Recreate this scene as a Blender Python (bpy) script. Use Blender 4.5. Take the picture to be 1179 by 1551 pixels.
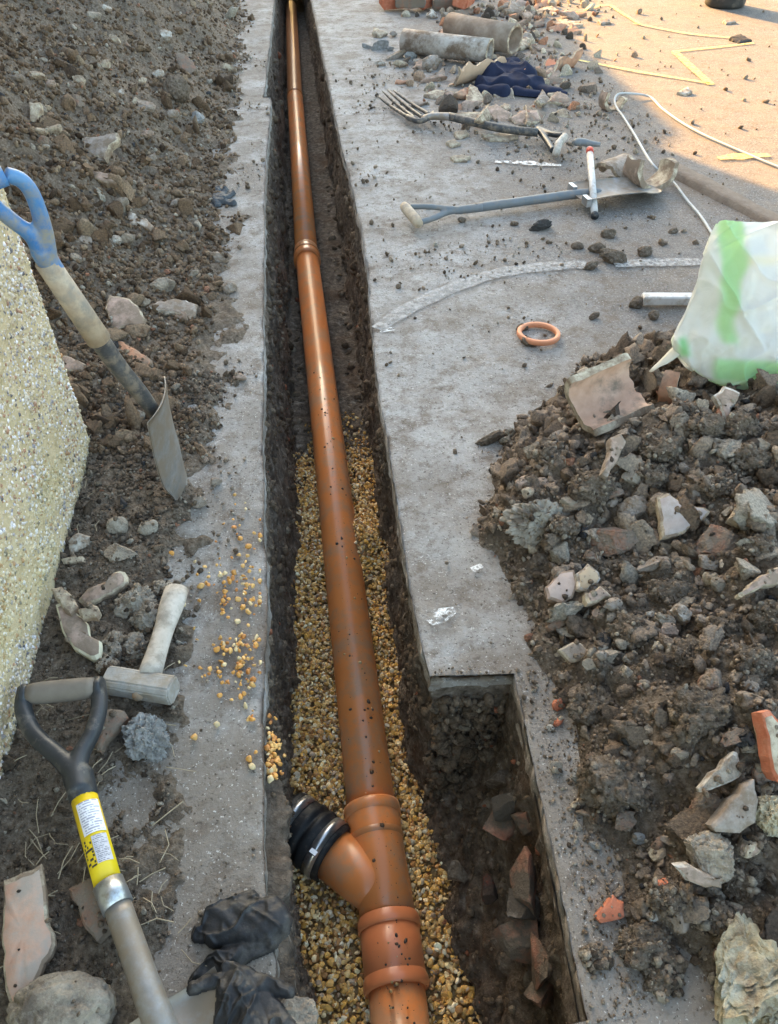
import bpy, bmesh, math, random
import numpy as np
from mathutils import Vector, Matrix
R_ = math.radians
for o in list(bpy.data.objects): bpy.data.objects.remove(o)
SC = bpy.context.scene; COL = SC.collection

# ------------------------------------------------------------------ camera, sky, sun, exposure
FPX, CH, PITCH, YAW = 1170.0, 1.2, R_(43.76), R_(5.97)
cam = bpy.data.cameras.new('camera'); cam_o = bpy.data.objects.new('camera', cam); COL.objects.link(cam_o)
cam_o.location = (0, 0, CH); cam_o.rotation_euler = (R_(90)-PITCH, 0, -YAW)
cam.sensor_fit = 'VERTICAL'; cam.sensor_height = 24.0; cam.lens = FPX/1551*24.0
cam.clip_start = 0.02; cam.clip_end = 300
SC.camera = cam_o
SUN_ELEV, SUN_AZ = R_(20.5), math.atan2(-0.47, 0.88)      # azimuth measured from +Y towards +X
w = bpy.data.worlds.new('World'); SC.world = w; w.use_nodes = True
nt = w.node_tree; bg = nt.nodes['Background']
sky = nt.nodes.new('ShaderNodeTexSky'); sky.sky_type = 'NISHITA'; sky.sun_disc = False
sky.sun_elevation = SUN_ELEV; sky.sun_rotation = SUN_AZ; sky.air_density = 1.0; sky.dust_density = 2.5; sky.ozone_density = 0.6
wb = nt.nodes.new('ShaderNodeMix'); wb.data_type = 'RGBA'; wb.blend_type = 'MULTIPLY'; wb.inputs['Factor'].default_value = 1; wb.inputs[7].default_value = (1.0, .95, .815, 1)   # the phone's white balance
nt.links.new(sky.outputs[0], wb.inputs[6]); nt.links.new(wb.outputs[2], bg.inputs[0]); bg.inputs[1].default_value = 0.15
sun = bpy.data.lights.new('sun', 'SUN'); sun.energy = 4.4; sun.angle = R_(0.35); sun.color = (1.0, 0.55, 0.17)
sun_o = bpy.data.objects.new('sun', sun); COL.objects.link(sun_o)
sd = Vector((math.sin(SUN_AZ)*math.cos(SUN_ELEV), math.cos(SUN_AZ)*math.cos(SUN_ELEV), math.sin(SUN_ELEV)))
sun_o.rotation_euler = (-sd).to_track_quat('-Z', 'Y').to_euler()
vs = SC.view_settings; vs.view_transform = 'Standard'; vs.look = 'None'; vs.gamma = 1; vs.use_curve_mapping = False
vs.exposure = 2.76

# ------------------------------------------------------------------ pixels to places
FW = np.array([math.sin(YAW)*math.cos(PITCH), math.cos(YAW)*math.cos(PITCH), -math.sin(PITCH)])
RT = np.array([math.cos(YAW), -math.sin(YAW), 0.0]); UP = np.cross(RT, FW); CAM = np.array([0, 0, CH])
def ray(px, py): return FW + RT*(px-589.5)/FPX + UP*(775.5-py)/FPX
def at(px, py, z=0.0):
    d = ray(px, py); return CAM + d*((z-CH)/d[2])
def on_plane(px, py, P, n):
    d = ray(px, py); return CAM + d*(np.dot(np.array(P)-CAM, n)/np.dot(d, n))
def depth(P): return float(np.dot(np.array(P)-CAM, FW))

# ------------------------------------------------------------------ noise
def _h(i, j, k, s):
    n = (i*374761393 + j*668265263 + k*2147483647 + s*1274126177) & 0xFFFFFFFF
    n = ((n ^ (n >> 13))*1274126177) & 0xFFFFFFFF
    n = ((n ^ (n >> 16))*2246822519) & 0xFFFFFFFF
    return ((n ^ (n >> 15)) & 0xFFFF)/32767.5 - 1.0
def vn(P, s=0):
    P = np.asarray(P, float); I = np.floor(P).astype(np.int64); f = P-I; f = f*f*f*(f*(f*6-15)+10)
    i, j, k = I[..., 0], I[..., 1], I[..., 2]; r = 0
    for a in (0, 1):
        wa = f[..., 0] if a else 1-f[..., 0]
        for b in (0, 1):
            wb = f[..., 1] if b else 1-f[..., 1]
            for c in (0, 1):
                wc = f[..., 2] if c else 1-f[..., 2]
                r = r + wa*wb*wc*_h(i+a, j+b, k+c, s)
    return r
def fbm(P, size, oct=3, s=0, gain=0.5):
    P = np.asarray(P, float)/size; r = 0; a = 1
    for o in range(oct):
        r = r + a*vn(P*(2.03**o)+o*7.3, s+o); a *= gain
    return r
def xyz(x, y, z=0.0):
    return np.stack(np.broadcast_arrays(np.asarray(x, float), np.asarray(y, float), np.asarray(z, float)), -1)
def sstep(a, b, x):
    t = np.clip((np.asarray(x, float)-a)/(b-a), 0, 1); return t*t*(3-2*t)

# ------------------------------------------------------------------ mesh helpers
def tag(o, label=None, cat=None, group=None, kind=None):
    if label: o['label'] = label
    if cat: o['category'] = cat
    if group: o['group'] = group
    if kind: o['kind'] = kind
    return o
def mk(name, V, F, mats, parent=None, smooth=True, tint=None, fmat=None, origin=None):
    """one mesh object; world-space V is re-based on its own origin (or the parent's)"""
    V = np.asarray(V, float).reshape(-1, 3)
    if parent is not None:
        org = np.zeros(3); q = parent
        while q is not None: org = org+np.array(q.location); q = q.parent
    elif origin == 'base': org = np.array([(V[:, 0].min()+V[:, 0].max())/2, (V[:, 1].min()+V[:, 1].max())/2, V[:, 2].min()])
    elif origin is not None: org = np.array(origin)
    else: org = np.zeros(3)
    V = V-org
    me = bpy.data.meshes.new(name)
    if isinstance(F, np.ndarray):
        n = F.shape[1]; me.vertices.add(len(V)); me.vertices.foreach_set('co', V.astype(np.float32).ravel())
        me.loops.add(F.size); me.loops.foreach_set('vertex_index', F.astype(np.int32).ravel())
        me.polygons.add(len(F)); me.polygons.foreach_set('loop_start', np.arange(0, F.size, n, dtype=np.int32))
        me.update(calc_edges=True)
    else:
        me.from_pydata([tuple(v) for v in V], [], [tuple(int(i) for i in f) for f in F])
    if not isinstance(mats, (list, tuple)): mats = [mats]
    for m in mats: me.materials.append(m)
    me.polygons.foreach_set('use_smooth', np.full(len(me.polygons), smooth, dtype=bool))
    if fmat is not None: me.polygons.foreach_set('material_index', np.asarray(fmat, dtype=np.int32))
    if tint is not None:
        a = me.color_attributes.new('tint', 'FLOAT_COLOR', 'POINT'); t = np.ones((len(V), 4), np.float32); t[:, :3] = tint
        a.data.foreach_set('color', t.ravel())
    me.update()
    o = bpy.data.objects.new(name, me); COL.objects.link(o)
    if parent is not None: o.parent = parent
    else: o.location = org
    return o
def thing(name, loc, label, cat, group=None):
    o = bpy.data.objects.new(name, None); o.empty_display_size = .05; COL.objects.link(o); o.location = tuple(loc)
    return tag(o, label, cat, group)
def grid_faces(nr, nc, closed=False):
    a = np.arange(nr-1)[:, None]*nc; c = np.arange(nc if closed else nc-1)[None, :]; d = (c+1) % nc
    return np.stack([a+c, a+d, a+nc+d, a+nc+c], -1).reshape(-1, 4)
def frame(d):
    d = np.array(d, float); d /= np.linalg.norm(d)
    u = np.cross(d, [0, 0, 1]) if abs(d[2]) < .95 else np.cross(d, [1, 0, 0]); u /= np.linalg.norm(u)
    return d, u, np.cross(u, d)
def lathe(prof, P0, P1, n=40):
    """prof: (distance along axis, radius)"""
    d, u, v = frame(np.array(P1)-np.array(P0)); a = np.linspace(0, 2*math.pi, n, endpoint=False)
    V = np.concatenate([np.array(P0)+d*s + r*(np.cos(a)[:, None]*u+np.sin(a)[:, None]*v) for s, r in prof])
    return V, grid_faces(len(prof), n, True)
def tube(pts, rad, n=12, caps=True, flat=1.0):
    pts = np.array(pts, float); m = len(pts); rad = np.broadcast_to(np.array(rad, float), (m,))
    T = np.gradient(pts, axis=0); T /= np.linalg.norm(T, axis=1)[:, None]
    _, u, _ = frame(T[0]); V = []; a = np.linspace(0, 2*math.pi, n, endpoint=False)
    for i in range(m):
        u = u-T[i]*np.dot(u, T[i]); u /= np.linalg.norm(u); v = np.cross(T[i], u)
        V.append(pts[i]+rad[i]*(np.cos(a)[:, None]*u + flat*np.sin(a)[:, None]*v))
    V = np.concatenate(V); F = [tuple(f) for f in grid_faces(m, n, True)]
    if caps: F += [tuple(range(n))[::-1], tuple(range((m-1)*n, m*n))]
    return V, F
def spline(pts, n=40):
    P = np.array(pts, float); P = np.vstack([2*P[0]-P[1], P, 2*P[-1]-P[-2]]); out = []; seg = len(P)-3
    for t in np.linspace(0, seg, n):
        i = min(int(t), seg-1); s = t-i; a, b, c, d = P[i:i+4]
        out.append(.5*((2*b)+(-a+c)*s+(2*a-5*b+4*c-d)*s*s+(-a+3*b-3*c+d)*s**3))
    return np.array(out)
def join(*parts):
    V = []; F = []; k = 0
    for v, f in parts:
        V.append(np.asarray(v)); F += [tuple(int(i)+k for i in q) for q in f]; k += len(v)
    return np.concatenate(V), F
def box(c, s, ax=None):
    c = np.array(c, float); s = np.array(s, float)/2; ax = np.eye(3) if ax is None else np.array(ax)
    V = np.array([c+ax.T@(np.array([x, y, z])*s) for x in (-1, 1) for y in (-1, 1) for z in (-1, 1)])
    return V, [(0, 1, 3, 2), (4, 6, 7, 5), (0, 4, 5, 1), (2, 3, 7, 6), (0, 2, 6, 4), (1, 5, 7, 3)]
def voxel(parts, size, smooth=4):
    V, F = join(*parts); me = bpy.data.meshes.new('tmp'); me.from_pydata([tuple(v) for v in V], [], F)
    bm = bmesh.new(); bm.from_mesh(me); bmesh.ops.recalc_face_normals(bm, faces=bm.faces); bm.to_mesh(me); bm.free()
    o = bpy.data.objects.new('tmp', me); COL.objects.link(o)
    m = o.modifiers.new('r', 'REMESH'); m.mode = 'VOXEL'; m.voxel_size = size
    if smooth: s = o.modifiers.new('s', 'SMOOTH'); s.iterations = smooth; s.factor = .5
    me2 = bpy.data.meshes.new_from_object(o.evaluated_get(bpy.context.evaluated_depsgraph_get()))
    V2 = np.zeros(len(me2.vertices)*3); me2.vertices.foreach_get('co', V2); F2 = [tuple(p.vertices) for p in me2.polygons]
    bpy.data.objects.remove(o); bpy.data.meshes.remove(me); bpy.data.meshes.remove(me2)
    return V2.reshape(-1, 3), F2
def vnormals(V, F):
    N = np.zeros_like(V)
    for k in (3, 4):
        f = np.array([q for q in F if len(q) == k], int)
        if len(f):
            n = np.cross(V[f[:, 1]]-V[f[:, 0]], V[f[:, 2]]-V[f[:, 0]])
            for c in range(k): np.add.at(N, f[:, c], n)
    return N/np.maximum(np.linalg.norm(N, axis=1), 1e-12)[:, None]
_ico = {}
def ico(level):
    if level not in _ico:
        bm = bmesh.new(); bmesh.ops.create_icosphere(bm, subdivisions=level+1, radius=1)
        _ico[level] = (np.array([v.co[:] for v in bm.verts]), np.array([[v.index for v in f.verts] for f in bm.faces])); bm.free()
    return _ico[level]
def rotmats(n, rng):
    q = rng.normal(size=(n, 4)); q /= np.linalg.norm(q, axis=1)[:, None]; a, b, c, d = q.T
    return np.stack([np.stack([1-2*(c*c+d*d), 2*(b*c-a*d), 2*(b*d+a*c)], -1), np.stack([2*(b*c+a*d), 1-2*(b*b+d*d), 2*(c*d-a*b)], -1),
                     np.stack([2*(b*d-a*c), 2*(c*d+a*b), 1-2*(b*b+c*c)], -1)], 1)
def blobs(pos, size, cols, level, seed, amp=.35, aniso=.3, nvar=14, cut=0.0):
    rng = np.random.default_rng(seed); B, F = ico(level); n = len(pos); var = []
    for k in range(nvar):
        D = B*(1+amp*fbm(B, .9, 3 if level > 0 else 1, seed*31+k*5, .55))[:, None]
        if level > 1: D = D*(1+.3*np.abs(fbm(B, .33, 4, seed*17+k*3, .6)))[:, None]
        for c in range(int(cut)):
            nrm = rng.normal(size=3); nrm /= np.linalg.norm(nrm); t = rng.uniform(.35, .7); h = D@nrm
            D = D-np.maximum(h-t, 0)[:, None]*nrm
        var.append(D)
    var = np.array(var); T = var[rng.integers(0, nvar, n)]
    T = T*(1+aniso*rng.uniform(-1, 1, (n, 1, 3)))
    T = np.einsum('nij,nkj->nki', rotmats(n, rng), T)*np.asarray(size)[:, None, None]+np.asarray(pos)[:, None, :]
    FF = (F[None]+np.arange(n)[:, None, None]*len(B)).reshape(-1, 3)
    return T.reshape(-1, 3), FF, np.repeat(np.asarray(cols), len(B), 0)
def merge(*L):
    V = []; F = []; T = []; k = 0
    for v, f, t in L: V.append(v); F.append(f+k); T.append(t); k += len(v)
    return np.concatenate(V), np.concatenate(F), np.concatenate(T)
def pick(pal, n, rng, wts=None, jit=.2):
    pal = np.array(pal); i = rng.choice(len(pal), n, p=None if wts is None else np.array(wts)/np.sum(wts))
    return np.clip(pal[i]*(1+rng.uniform(-jit, jit, (n, 1))), 0, .9)

# ------------------------------------------------------------------ materials
def N(t, typ, **kw):
    n = t.nodes.new(typ)
    for k, v in kw.items():
        if k in n.inputs: n.inputs[k].default_value = v
        else: setattr(n, k, v)
    return n
def mat(name, cols, scale=20, detail=8, rough=.9, bump=.4, bscale=90, dist=.004, metallic=0.0, tint=False, spec=.25, rvar=.1, dirt=None, dirt_scale=9, dirt_amt=.5, pos=None, coat=0):
    m = bpy.data.materials.new(name); m.use_nodes = True; t = m.node_tree; L = t.links.new; b = t.nodes['Principled BSDF']
    tc = N(t, 'ShaderNodeTexCoord'); src = tc.outputs['Object']
    n1 = N(t, 'ShaderNodeTexNoise', Scale=scale, Detail=detail, Roughness=.62); L(src, n1.inputs['Vector'])
    rp = N(t, 'ShaderNodeValToRGB'); L(n1.outputs['Fac'], rp.inputs[0]); el = rp.color_ramp.elements
    ps = pos or list(np.linspace(.3, .7, len(cols)))
    while len(el) < len(cols): el.new(.5)
    for e, p, c in zip(el, ps, cols): e.position = p; e.color = (*c, 1)
    out = rp.outputs[0]
    if dirt:
        n2 = N(t, 'ShaderNodeTexNoise', Scale=dirt_scale, Detail=7, Roughness=.7); L(src, n2.inputs['Vector'])
        mr = N(t, 'ShaderNodeMapRange'); mr.inputs[1].default_value = .62-.3*dirt_amt; mr.inputs[2].default_value = .78-.3*dirt_amt; L(n2.outputs['Fac'], mr.inputs[0])
        mx = N(t, 'ShaderNodeMix', data_type='RGBA'); L(mr.outputs[0], mx.inputs['Factor']); L(out, mx.inputs[6]); mx.inputs[7].default_value = (*dirt, 1); out = mx.outputs[2]
    if tint:
        at_ = N(t, 'ShaderNodeAttribute', attribute_name='tint'); mx = N(t, 'ShaderNodeMix', data_type='RGBA', blend_type='MULTIPLY'); mx.inputs['Factor'].default_value = 1
        L(out, mx.inputs[6]); L(at_.outputs['Color'], mx.inputs[7]); out = mx.outputs[2]
    L(out, b.inputs['Base Color'])
    b.inputs['Metallic'].default_value = metallic; b.inputs['Specular IOR Level'].default_value = spec; b.inputs['Coat Weight'].default_value = coat
    n3 = N(t, 'ShaderNodeTexNoise', Scale=bscale, Detail=6, Roughness=.65); L(src, n3.inputs['Vector'])
    mr = N(t, 'ShaderNodeMapRange'); L(n3.outputs['Fac'], mr.inputs[0]); mr.inputs[3].default_value = max(rough-rvar, 0.02); mr.inputs[4].default_value = min(rough+rvar, 1); L(mr.outputs[0], b.inputs['Roughness'])
    if bump:
        bp = N(t, 'ShaderNodeBump', Strength=bump, Distance=dist); L(n3.outputs['Fac'], bp.inputs['Height']); L(bp.outputs[0], b.inputs['Normal'])
    return m
M = {}
DIRT = (.085, .065, .05)
M['soil'] = mat('soil', [(.07, .053, .039), (.165, .127, .093), (.235, .187, .142), (.33, .28, .225)], 110, 10, .95, 1.0, 260, .012, dirt=(.11, .085, .066), dirt_scale=14, dirt_amt=.35)
M['clod'] = mat('clod', [(.45, .45, .45), (.9, .9, .9), (1.15, 1.12, 1.08), (1.9, 1.8, 1.65)], 190, 9, .95, 1.0, 330, .008, tint=True, pos=[.3, .46, .58, .75])
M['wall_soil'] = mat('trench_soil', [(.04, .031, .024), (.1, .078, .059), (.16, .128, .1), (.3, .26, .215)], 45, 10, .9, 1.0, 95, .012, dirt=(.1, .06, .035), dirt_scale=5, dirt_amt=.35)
M['gravel'] = mat('gravel', [(.7, .7, .7), (1, 1, 1), (1.12, 1.1, 1.05)], 120, 5, .5, .25, 300, .002, tint=True, spec=.45)
M['terra'] = mat('terracotta', [(.33, .17, .105), (.42, .235, .15), (.5, .32, .22)], 26, 8, .8, .35, 120, .003, dirt=(.2, .15, .11), dirt_scale=16, dirt_amt=.5)
M['pale'] = mat('pale_clay', [(.36, .3, .22), (.5, .43, .32), (.6, .53, .41)], 40, 8, .85, .6, 150, .004, dirt=(.24, .18, .13), dirt_scale=26, dirt_amt=.75)
M['pinkclay'] = mat('pink_clay', [(.36, .25, .2), (.46, .34, .28), (.53, .42, .36)], 24, 8, .8, .35, 120, .003, dirt=(.24, .18, .135), dirt_scale=20, dirt_amt=.85)
M['greyclay'] = mat('grey_clay', [(.24, .205, .18), (.34, .3, .265), (.42, .385, .345)], 24, 8, .85, .4, 120, .003, dirt=(.2, .155, .115), dirt_scale=20, dirt_amt=.8)
M['palesteel'] = mat('muddy_pale_steel', [(.26, .25, .235), (.36, .345, .325), (.45, .43, .405)], 30, 8, .7, .5, 130, .002, metallic=.15, dirt=(.3, .26, .21), dirt_scale=26, dirt_amt=.6)
M['brick'] = mat('brick', [(.2, .1, .065), (.28, .145, .095), (.34, .19, .13)], 30, 8, .92, .8, 140, .005, dirt=(.2, .16, .125), dirt_scale=22, dirt_amt=.9)
M['redbrick'] = mat('red_brick', [(.36, .11, .06), (.46, .155, .085), (.5, .22, .14)], 40, 8, .92, .5, 160, .004)
M['stone'] = mat('stone', [(.24, .2, .155), (.36, .31, .245), (.48, .43, .36)], 45, 9, .9, .9, 130, .006, dirt=(.15, .12, .095), dirt_scale=22, dirt_amt=.65)
M['white_stone'] = mat('white_stone', [(.45, .42, .37), (.6, .57, .52)], 40, 6, .8, .6, 140, .004, dirt=(.24, .18, .13), dirt_scale=28, dirt_amt=.75)
M['mortar'] = mat('mortar', [(.27, .235, .19), (.36, .32, .265), (.44, .4, .34)], 28, 9, .95, .9, 110, .007, dirt=(.16, .125, .095), dirt_scale=18, dirt_amt=.55)
M['clay_lump'] = mat('clay_lump', [(.36, .29, .17), (.46, .4, .27), (.44, .44, .36), (.46, .48, .43)], 16, 9, .9, 1.0, 90, .008, dirt=(.24, .19, .13), dirt_scale=20, dirt_amt=.5)
M['tarlump'] = mat('tar_lump', [(.035, .033, .032), (.07, .066, .062)], 60, 6, .9, .9, 150, .006)
M['conc_lump'] = mat('concrete_lump', [(.15, .145, .14), (.26, .255, .245), (.36, .36, .36)], 60, 8, .92, .9, 160, .007)
M['upvc'] = mat('orange_plastic', [(.66, .21, .058), (.72, .245, .072)], 6, 4, .34, .05, 400, .0006, spec=.5, rvar=.07, dirt=(.5, .24, .12), dirt_scale=11, dirt_amt=.55, coat=.15)
M['upvc_old'] = mat('brown_plastic', [(.42, .17, .065), (.48, .2, .075)], 6, 4, .34, .03, 400, .0006, spec=.5, rvar=.05, coat=.15)
M['upvc_red'] = mat('red_orange_plastic', [(.55, .17, .065), (.6, .195, .075)], 6, 4, .34, .03, 400, .0006, spec=.5, rvar=.05, coat=.15)
M['ring'] = mat('ring_plastic', [(.6, .25, .13), (.66, .29, .16)], 14, 4, .5, .1, 200, .001)
M['rubber'] = mat('black_rubber', [(.012, .012, .013), (.025, .025, .026)], 30, 5, .5, .2, 200, .001, dirt=(.08, .065, .05), dirt_scale=60, dirt_amt=.25)
M['steel'] = mat('stainless_steel', [(.5, .5, .5), (.62, .62, .62)], 60, 5, .32, .1, 200, .001, metallic=.9, dirt=(.2, .17, .13), dirt_scale=60, dirt_amt=.3)
M['galv'] = mat('galvanised', [(.42, .44, .46), (.52, .54, .56)], 50, 5, .35, .1, 200, .001, metallic=.85, dirt=(.3, .27, .23), dirt_scale=40, dirt_amt=.3)
M['oldsteel'] = mat('worn_steel', [(.2, .19, .18), (.28, .27, .26), (.36, .35, .34)], 30, 7, .5, .2, 150, .001, metallic=.45, dirt=(.26, .215, .17), dirt_scale=16, dirt_amt=.75)
M['blacksteel'] = mat('dark_steel', [(.03, .03, .032), (.06, .06, .062), (.12, .115, .11)], 30, 7, .5, .2, 150, .001, dirt=(.2, .165, .13), dirt_scale=35, dirt_amt=.5)
M['graysteel'] = mat('grey_paint_steel', [(.13, .145, .155), (.17, .185, .2)], 20, 6, .45, .15, 150, .001, dirt=(.2, .18, .16), dirt_scale=30, dirt_amt=.4)
M['blueplastic'] = mat('blue_plastic', [(.03, .13, .36), (.05, .18, .43), (.12, .27, .47)], 14, 7, .45, .15, 120, .001, spec=.4, dirt=(.27, .26, .22), dirt_scale=16, dirt_amt=.5)
M['blackplastic'] = mat('black_plastic', [(.022, .024, .027), (.035, .038, .043)], 20, 5, .42, .1, 150, .001, spec=.45, dirt=(.13, .115, .1), dirt_scale=30, dirt_amt=.3)
M['grip'] = mat('grey_grip', [(.16, .135, .11), (.2, .17, .14)], 40, 5, .75, .3, 150, .001)
def wood(name, a, b, c):
    return mat(name, [a, b, c], 30, 8, .75, .3, 120, .002, dirt=(.28, .25, .21), dirt_scale=20, dirt_amt=.5)
M['wood'] = wood('ash_wood', (.36, .27, .19), (.46, .37, .27), (.55, .46, .35))
M['woodgrey'] = wood('weathered_wood', (.42, .37, .31), (.52, .47, .41), (.6, .55, .49))
M['woodbrown'] = wood('brown_wood', (.26, .15, .075), (.36, .22, .12), (.42, .28, .17))
M['yellow'] = mat('yellow_vinyl', [(.75, .53, .01), (.8, .58, .015)], 30, 3, .4, .05, 150, .001, spec=.4)
M['glove'] = mat('black_glove_cloth', [(.012, .012, .014), (.022, .022, .025)], 40, 5, .55, .5, 260, .002, spec=.4, dirt=(.07, .065, .06), dirt_scale=24, dirt_amt=.35)
M['glovegrey'] = mat('grey_glove_cloth', [(.045, .052, .06), (.075, .085, .095)], 40, 5, .7, .5, 260, .002)
M['navy'] = mat('navy_cloth', [(.010, .014, .034), (.018, .024, .052)], 30, 6, .9, .4, 500, .001)
M['cablew'] = mat('white_cable', [(.36, .38, .39), (.42, .44, .45)], 30, 4, .5, .05, 150, .001, dirt=(.35, .32, .28), dirt_scale=40, dirt_amt=.3)
M['bucket'] = mat('bucket_rubber', [(.03, .03, .03), (.05, .048, .045)], 20, 5, .6, .2, 120, .001, dirt=(.13, .11, .09), dirt_scale=12, dirt_amt=.4)
M['straw'] = mat('dry_root', [(.3, .24, .16), (.42, .36, .26)], 60, 4, .9, 0)
M['redbits'] = mat('red_plastic', [(.45, .05, .03), (.5, .07, .04)], 30, 3, .5, 0)
M['whitetube'] = mat('white_coated_tube', [(.5, .48, .46), (.6, .58, .56)], 40, 4, .45, .1, 150, .001, dirt=(.35, .3, .25), dirt_scale=30, dirt_amt=.4)
M['house'] = mat('house_render', [(.42, .37, .29), (.5, .45, .36)], 14, 8, .95, .6, 90, .01)
M['rooftile'] = mat('roof_tile', [(.2, .09, .06), (.27, .13, .09)], 12, 6, .9, .4, 60, .01)

def concrete(name, tarmac):
    m = bpy.data.materials.new(name); m.use_nodes = True; t = m.node_tree; L = t.links.new; b = t.nodes['Principled BSDF']
    tc = N(t, 'ShaderNodeTexCoord'); src = tc.outputs['Object']
    def noise(s, d=8, r=.65):
        n = N(t, 'ShaderNodeTexNoise', Scale=s, Detail=d, Roughness=r); L(src, n.inputs['Vector']); return n.outputs['Fac']
    def rng(x, a, c, lo=0., hi=1.):
        r = N(t, 'ShaderNodeMapRange'); L(x, r.inputs[0])
        for i, v in zip((1, 2, 3, 4), (a, c, lo, hi)): r.inputs[i].default_value = v
        return r.outputs[0]
    def mix(f, a, c, mode='MIX'):
        x = N(t, 'ShaderNodeMix', data_type='RGBA', blend_type=mode); 
        if isinstance(f, float): x.inputs['Factor'].default_value = f
        else: L(f, x.inputs['Factor'])
        for k, v in ((6, a), (7, c)):
            if isinstance(v, tuple): x.inputs[k].default_value = (*v, 1)
            else: L(v, x.inputs[k])
        return x.outputs[2]
    c = mix(rng(noise(3.5), .35, .65), (.31, .3, .285), (.405, .393, .377))
    c = mix(rng(noise(60, 4), .4, .7, 0, .5), c, (.245, .225, .205))                     # grain
    if tarmac:                                                                            # concrete gives way to tarmac away from the trench
        sx = N(t, 'ShaderNodeSeparateXYZ'); L(src, sx.inputs[0])
        ad = N(t, 'ShaderNodeMath', operation='MULTIPLY_ADD'); L(noise(5), ad.inputs[0]); ad.inputs[1].default_value = .7; L(sx.outputs[0], ad.inputs[2])
        vo = N(t, 'ShaderNodeTexVoronoi', Scale=170.0); L(src, vo.inputs['Vector'])
        tar = mix(rng(vo.outputs['Color'], .2, .9), (.1, .094, .09), (.23, .215, .2))
        tar = mix(rng(noise(4), .4, .65, 0, .5), tar, (.22, .205, .19))
        c = mix(rng(ad.outputs[0], .85, 1.35), c, tar)
    sy = N(t, 'ShaderNodeSeparateXYZ'); L(src, sy.inputs[0]); nd = N(t, 'ShaderNodeMath', operation='ADD'); L(noise(5.5, 10, .72), nd.inputs[0]); L(rng(sy.outputs[1], .35, 1.25, .16, 0), nd.inputs[1])   # dirtiest where they dig
    c = mix(rng(nd.outputs[0], .5, .62, 0, .8), c, (.215, .185, .155))
    c = mix(rng(noise(4.2, 10, .72), .45 if tarmac else .40, .62 if tarmac else .56, 0, .74), c, (.2, .172, .145))             # mud smears
    c = mix(rng(noise(13, 9, .75), .51, .63, 0, .85), c, (.15, .12, .096))
    c = mix(rng(noise(45, 6, .75), .55, .66, 0, .7), c, (.12, .095, .077))
    c = mix(rng(noise(150, 3), .6, .68, 0, .85), c, (.07, .057, .047))                   # dark crumbs
    c = mix(rng(noise(190, 2), .3, .36, .7, 0.), c, (.6, .58, .55))                      # pale grit
    L(c, b.inputs['Base Color']); b.inputs['Specular IOR Level'].default_value = .25; b.inputs['Roughness'].default_value = .9
    h = N(t, 'ShaderNodeMath', operation='ADD'); L(noise(160, 5), h.inputs[0]); L(noise(25, 5), h.inputs[1])
    bp = N(t, 'ShaderNodeBump', Strength=.7, Distance=.005); L(h.outputs[0], bp.inputs['Height']); L(bp.outputs[0], b.inputs['Normal'])
    return m
M['concrete'] = concrete('pavement_concrete', False); M['pave'] = concrete('pavement_to_tarmac', True)
def worn_paint(name, col, lo, hi, scale):
    m = mat(name, [col, tuple(min(1, x*1.08) for x in col)], 40, 4, .85, .3, 150, .002); t = m.node_tree; L = t.links.new
    n = N(t, 'ShaderNodeTexNoise', Scale=scale, Detail=8, Roughness=.8); tc = N(t, 'ShaderNodeTexCoord'); L(tc.outputs['Object'], n.inputs['Vector'])
    r = N(t, 'ShaderNodeMapRange'); L(n.outputs['Fac'], r.inputs[0]); r.inputs[1].default_value = lo; r.inputs[2].default_value = hi
    L(r.outputs[0], t.nodes['Principled BSDF'].inputs['Alpha']); return m
M['whiteline'] = worn_paint('worn_white_paint', (.41, .4, .385), .34, .66, 60)
M['yellowline'] = worn_paint('worn_yellow_paint', (.68, .58, .2), .3, .62, 60)
M['whitesplash'] = worn_paint('white_splash', (.7, .69, .67), .45, .55, 45)

# ------------------------------------------------------------------ heights
HRB = np.array([(3.2, 1.95), (1.3, 1.86), (.95, 1.84), (.70, 1.76), (.56, 1.60), (.44, 1.47), (.375, 1.33), (.365, 1.1), (.365, .93), (.36, .7), (.375, .52), (.42, .36), (.47, .26), (.5, .1), (.55, -.2)])
def pl_dist(x, y, B):
    x = np.asarray(x, float); y = np.asarray(y, float); best = np.full(x.shape, 1e9)
    for (ax, ay), (bx, by) in zip(B[:-1], B[1:]):
        dx, dy = bx-ax, by-ay; t = np.clip(((x-ax)*dx+(y-ay)*dy)/(dx*dx+dy*dy), 0, 1)
        best = np.minimum(best, np.hypot(x-ax-t*dx, y-ay-t*dy))
    poly = np.vstack([B, [(9, -.2), (9, 1.95)]]); ins = np.zeros(x.shape, bool)
    for (ax, ay), (bx, by) in zip(poly, np.roll(poly, -1, 0)):
        c = ((ay > y) != (by > y)) & (x < (bx-ax)*(y-ay)/(by-ay+1e-12)+ax); ins ^= c
    return np.where(ins, best, -best)
def h_right(x, y):
    d = pl_dist(x, y, HRB)+.05*fbm(xyz(x, y, 3.3), .16, 3, 11); P = xyz(x, y)
    h = .2*(1-np.exp(-np.maximum(d, 0)/.2))*(.55+.45*sstep(.25, .8, y)) + np.where(d < 0, d*.5, 0)
    amp = sstep(-.02, .1, d)
    return h + amp*(.04*fbm(P, .2, 3, 5)+.034*np.abs(fbm(P, .07, 3, 8))-.006) + .006*fbm(P, .025, 3, 9, .6) + .004*sstep(0, .03, d) - .006
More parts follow.
